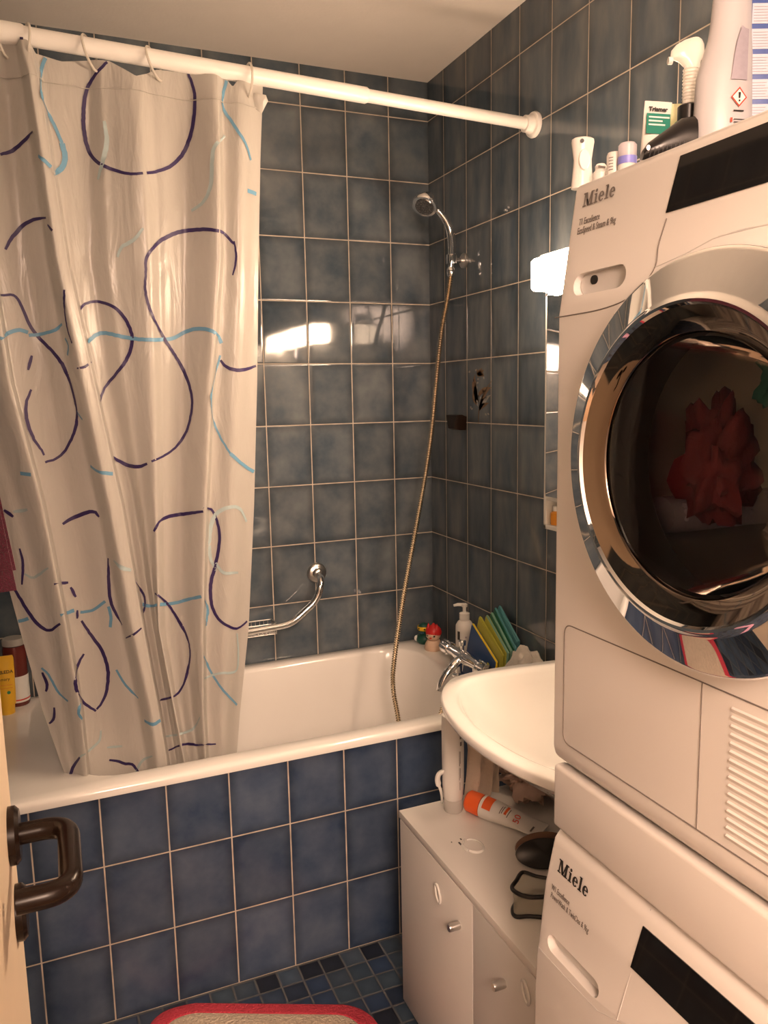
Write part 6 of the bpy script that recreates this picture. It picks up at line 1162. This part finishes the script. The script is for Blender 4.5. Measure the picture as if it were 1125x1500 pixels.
k = 0.0008131
c = stand((-0.5200, -1.7510, 1.7720))
TS = thing('trigger_spray', c, 'frosted spray bottle with black collar standing behind the black hair dryer nozzle', 'spray bottle'); gm = fm(c)
MB().lathe([(0, 0), (19 * k, 0), (20 * k, 3 * k), (19 * k, 40 * k), (13 * k, 51 * k)], n=24, mtx=gm).build('bottle_body', 'clear_plastic', TS)
MB().lathe([(13.5 * k, 49 * k), (14.5 * k, 50 * k), (14.5 * k, 79 * k), (12 * k, 81 * k), (0, 81 * k)], n=28, mtx=gm).build('collar', 'black', TS)
gs = gm @ Matrix.Translation((0, 0, 15 * k))
b = MB().loft([esec(11 * k, 9 * k, 64 * k, dx_=3 * k), esec(11 * k, 9 * k, 90 * k, dx_=3 * k), esec(11 * k, 9 * k, 118 * k, dx_=4 * k), esec(16 * k, 9 * k, 126 * k), esec(24 * k, 9 * k, 130 * k, dx_=-4 * k), esec(24 * k, 9 * k, 140 * k, dx_=-3 * k), esec(20 * k, 8.5 * k, 148 * k, dx_=0), esec(13 * k, 7 * k, 154 * k, dx_=4 * k), esec(6 * k, 4 * k, 157 * k, dx_=7 * k)], mtx=gs)
for i in range(11):
    b.tube([gs @ Vector((3 * k + 11.3 * k * math.cos(a), 9.2 * k * math.sin(a), (68 + 4.6 * i) * k)) for a in [2 * PI * j / 20 for j in range(20)]], .9 * k, 6, closed=True)
b.build('spray_head', 'clear_plastic', TS)
MB().lathe([(0, 0), (5 * k, 0), (5 * k, 6 * k), (0, 6 * k)], n=16, mtx=gs @ Matrix.Translation((-25 * k, 0, 127 * k)) @ Matrix.Rotation(-PI / 2, 4, 'Y')).build('nozzle', 'print_white', TS)
c = stand((-0.5530, -1.7600, 1.7580))
BB = thing('hair_dryer_nozzle', c, 'black ribbed hair dryer attachment lying in front of the frosted spray bottle', 'hair dryer nozzle'); gm = fm(c) @ Matrix.Diagonal((1.06, 1., 1.45, 1.))
b = MB().loft([[( -38 * k, y * k, z * k) for y, z in [(9 * math.cos(t), 4 + 4 * math.sin(t)) for t in [2 * PI * i / 24 for i in range(24)]]],
               [(-30 * k, y * k, z * k) for y, z in [(13 * math.cos(t), 8 + 8 * math.sin(t)) for t in [2 * PI * i / 24 for i in range(24)]]],
               [(-10 * k, y * k, z * k) for y, z in [(15 * math.cos(t), 13 + 13 * math.sin(t)) for t in [2 * PI * i / 24 for i in range(24)]]],
               [(14 * k, y * k, z * k) for y, z in [(16 * math.cos(t), 19 + 19 * math.sin(t)) for t in [2 * PI * i / 24 for i in range(24)]]],
               [(32 * k, y * k, z * k) for y, z in [(16 * math.cos(t), 20 + 20 * math.sin(t)) for t in [2 * PI * i / 24 for i in range(24)]]]], mtx=gm)
b.build('shell', 'black', BB)
q = MB()
for i in range(9):
    x = (-30 + 5.4 * i) * k; R0 = (8.5 + .48 * (i * 1.0)) * k; zc_ = (8.4 + .72 * i) * k
    q.tube([gm @ Vector((x, (12.8 + .32 * i) * k * math.cos(a), zc_ + R0 * math.sin(a))) for a in [-PI * j / 10 for j in range(11)]], .9 * k, 6)
q.build('ribs', 'dark_grey', BB)
MB().lathe([(0, 0), (2.6 * k, 0), (2.6 * k, 2 * k), (0, 2 * k)], n=16, mtx=gm @ Matrix.Translation((-33 * k, -10.4 * k, 9 * k)) @ Matrix.Rotation(PI / 2, 4, 'X')).build('ring_stud', 'chrome', BB)

k = 0.0007872
c = stand((-0.5000, -1.7850, 1.7840))
LQ = thing('detergent_bottle', c, 'large white detergent bottle with a red-edged hazard diamond on top of the dryer', 'bottle'); gm = fm(c)
b = MB().loft([esec(40 * k, 24 * k, 0), esec(42 * k, 26 * k, 4 * k), esec(42 * k, 26 * k, 60 * k), esec(40 * k, 25 * k, 110 * k), esec(35 * k, 23 * k, 142 * k, dx_=4 * k), esec(31 * k, 21 * k, 162 * k, dx_=6 * k), esec(29 * k, 20 * k, 185 * k, dx_=7 * k), esec(26 * k, 19 * k, 240 * k, dx_=8 * k), esec(14 * k, 14 * k, 262 * k, dx_=8 * k), esec(13 * k, 13 * k, 270 * k, dx_=8 * k)], mtx=gm)
b.build('bottle_body', 'detergent', LQ)
MB().lathe([(15 * k, 266 * k), (16 * k, 267 * k), (16 * k, 300 * k), (0, 302 * k)], n=24, mtx=gm @ Matrix.Translation((8 * k, 0, 0))).build('cap', 'blue_label', LQ)
def lqp(x, z, off=.0008):          # point on the front of the bottle
    x = x - 9; y = -26 * math.sqrt(max(0, 1 - (x / 42) ** 2)); return gm @ Vector((x * k, y * k * (1 if z < 20 else 1 - .0006 * (z - 20)) - off - .0008, (z + 37) * k))
def lq_poly(mb, pts, mi, off=.0008, n=1):
    mb.add([lqp(x, z, off) for x, z in pts], [tuple(range(len(pts)))], mi)
q = MB()
lb_ = [(8, 62), (10, 78), (12, 95), (15, 112), (20, 128), (22, 134), (27, 131), (33, 130)]
for (xa, za), (xb, zb_) in zip(lb_, lb_[1:]): lq_poly(q, [(xa, 62), (xb, 62), (xb, zb_), (xa, za)], 0, .0006)
q.build('text_label', 'label_grey', LQ)
q = MB(); dc = (21, 38); o_, i_ = 13.5, 11
dia = lambda r: [(dc[0], dc[1] - r), (dc[0] + r * .92, dc[1]), (dc[0], dc[1] + r), (dc[0] - r * .92, dc[1])]
D0, D1_ = dia(o_), dia(i_)
for j in range(4): lq_poly(q, [D0[j], D0[(j + 1) % 4], D1_[(j + 1) % 4], D1_[j]], 0, .0014)
lq_poly(q, dia(i_), 2, .0010)
lq_poly(q, [(20.0, 36), (22.0, 36), (22.8, 44), (19.2, 44)], 1, .0020); lq_poly(q, [(19.8, 31.5), (22.2, 31.5), (22.2, 34), (19.8, 34)], 1, .0020)
lq_poly(q, [(13, 18.5), (29, 18.5), (29, 20.5), (13, 20.5)], 1, .0010)
lq_poly(q, [(9, 4), (12, 4), (12, 10), (9, 10)], 0, .0010); lq_poly(q, [(14, 7.5), (33, 7.5), (33, 8.6), (14, 8.6)], 1, .0010); lq_poly(q, [(14, 3.5), (33, 3.5), (33, 4.6), (14, 4.6)], 1, .0010); lq_poly(q, [(14, -0.0), (33, 0), (33, 1), (14, 1)], 1, .0010)
q.build('hazard_print', ['print_red', 'print_black', 'print_white'], LQ)

c = stand((-0.4500, -1.7980, 1.7990))
CT = thing('powder_carton', c, 'blue carton with pale printed panels beside the large detergent bottle at the frame edge', 'carton'); gm = fm(c)
MB().box(-33 * k, 50 * k, -16 * k, 20 * k, 0, 250 * k, 1.5 * k, 2, mtx=gm).build('carton_body', 'blue_label', CT)
q = MB(); ln_ = MB()
for i in range(7):
    z = (10 + 34 * i) * k
    quad_patch(q, gm @ Vector((-31 * k, -16.2 * k, z)), gm.to_3x3() @ Vector((1, 0, 0)), gm.to_3x3() @ Vector((0, 0, 1)), 31 * k, 27 * k, .0006)
    for j in range(6):
        quad_patch(ln_, gm @ Vector((-29 * k, -16.2 * k - .0008, z + (3 + 3.8 * j) * k)), gm.to_3x3() @ Vector((1, 0, 0)), (0, 0, 1), (27 - (j * 5) % 7) * k, .6 * k, .0003)
q.build('text_panel', 'label_pale', CT); ln_.build('fine_print', 'label_grey', CT)
quad_patch(q := MB(), gm @ Vector((3 * k, -16.2 * k, 8 * k)), gm.to_3x3() @ Vector((1, 0, 0)), (0, 0, 1), 44 * k, 232 * k, .0006); q.build('front_print', 'book_blue', CT)

# ================================================================== floor things
MT = thing('bath_mat', (-.86, -1.05, 0), 'beige bath mat with red border on the mosaic floor before the tub', 'bath mat')
mm = Matrix.Translation((-.955, -1.022, 0)) @ Matrix.Rotation(math.radians(-25), 4, 'Z')
def wav(pts, a): return [(x + a * .4 * noise.noise(Vector((x * 9, y * 9, 1))), y + a * noise.noise(Vector((x * 9, y * 9, 4))), z) for x, y, z in pts]
def rr(hx, hy_, z, r): return wav(rrect(-hx, hx, -hy_, hy_, z, r, 10), .018)
MB().loft([rr(.270, .238, .001, .09), rr(.276, .244, .006, .09), rr(.273, .241, .013, .09), rr(.265, .233, .017, .088), rr(.238, .206, .017, .075), rr(.233, .201, .012, .072)], True, True, False, mtx=mm).build('border', 'mat_red', MT)
MB().loft([rr(.237, .205, .004, .075), rr(.235, .203, .016, .074), rr(.225, .193, .0205, .07), rr(.15, .09, .021, .05)], True, True, True, mtx=mm).build('pile', 'mat_pile', MT)
SL = thing('slipper', (-1.0, -1.72, 0), 'pink foam slipper on the floor before the machines, mirrored in the dryer ring', 'slipper')
sm_ = Matrix.Translation((-1.0, -1.72, 0)) @ Matrix.Rotation(.5, 4, 'Z')
sole = [(-.040, -.12), (-.030, -.14), (0, -.147), (.030, -.14), (.040, -.12), (.036, -.03), (.048, .06), (.046, .11), (.022, .14), (-.01, .142), (-.036, .115), (-.044, .06), (-.034, -.03)]
MB().prism(sole, .001, .022, 'Z', .004, 2, mtx=sm_).build('sole', 'pink', SL)
up = MB(); rings = []
for j in range(9):
    y = -.005 + .140 * j / 8; w_ = .046 * (1 - .35 * max(0, (j - 4) / 4) ** 2); h_ = .060 - .030 * (j / 8) ** 1.3
    rings.append([(w_ * math.cos(PI * i / 14), y, .02 + h_ * math.sin(PI * i / 14)) for i in range(15)])
up.loft(rings, False, False, False, mtx=sm_); US = up.build('upper', 'pink', SL, sharp=80)

# ================================================================== light
def light(name, kind, loc, energy, col, size=.1, rot=None):
    d = bpy.data.lights.new(name, kind); d.energy = energy; d.color = col
    if kind == 'POINT': d.shadow_soft_size = size
    if kind == 'AREA': d.size = size
    o = bpy.data.objects.new(name, d); COL.objects.link(o); o.location = loc
    if rot: o.rotation_euler = rot
    return o
light('hall_fill_light', 'POINT', (-1.32, -3.6, 2.05), 138, (1., .69, .52), .25)  # added fill light in the unseen hall, brightens the machine and cabinet fronts

w = bpy.data.worlds.new('World'); scene.world = w; w.use_nodes = True
w.node_tree.nodes['Background'].inputs[0].default_value = (.02, .02, .022, 1); w.node_tree.nodes['Background'].inputs[1].default_value = .3

# ================================================================== camera
cd = bpy.data.cameras.new('camera'); cam = bpy.data.objects.new('camera', cd); COL.objects.link(cam)
cd.sensor_fit = 'HORIZONTAL'; cd.sensor_width = 36; cd.lens = 37.1696; cd.clip_start = .02
cam.matrix_world = Matrix([(0.921066, 0.07445, -0.382224, -1.244926), (-0.388922, 0.1269, -0.912489, -2.527404), (-0.01943, 0.989118, 0.145838, 1.478898), (0.0, 0.0, 0.0, 1.0)])
scene.camera = cam
scene.view_settings.view_transform = 'Standard'; scene.view_settings.look = 'None'
scene.view_settings.exposure = 0.25; scene.view_settings.gamma = 1; scene.view_settings.use_curve_mapping = False
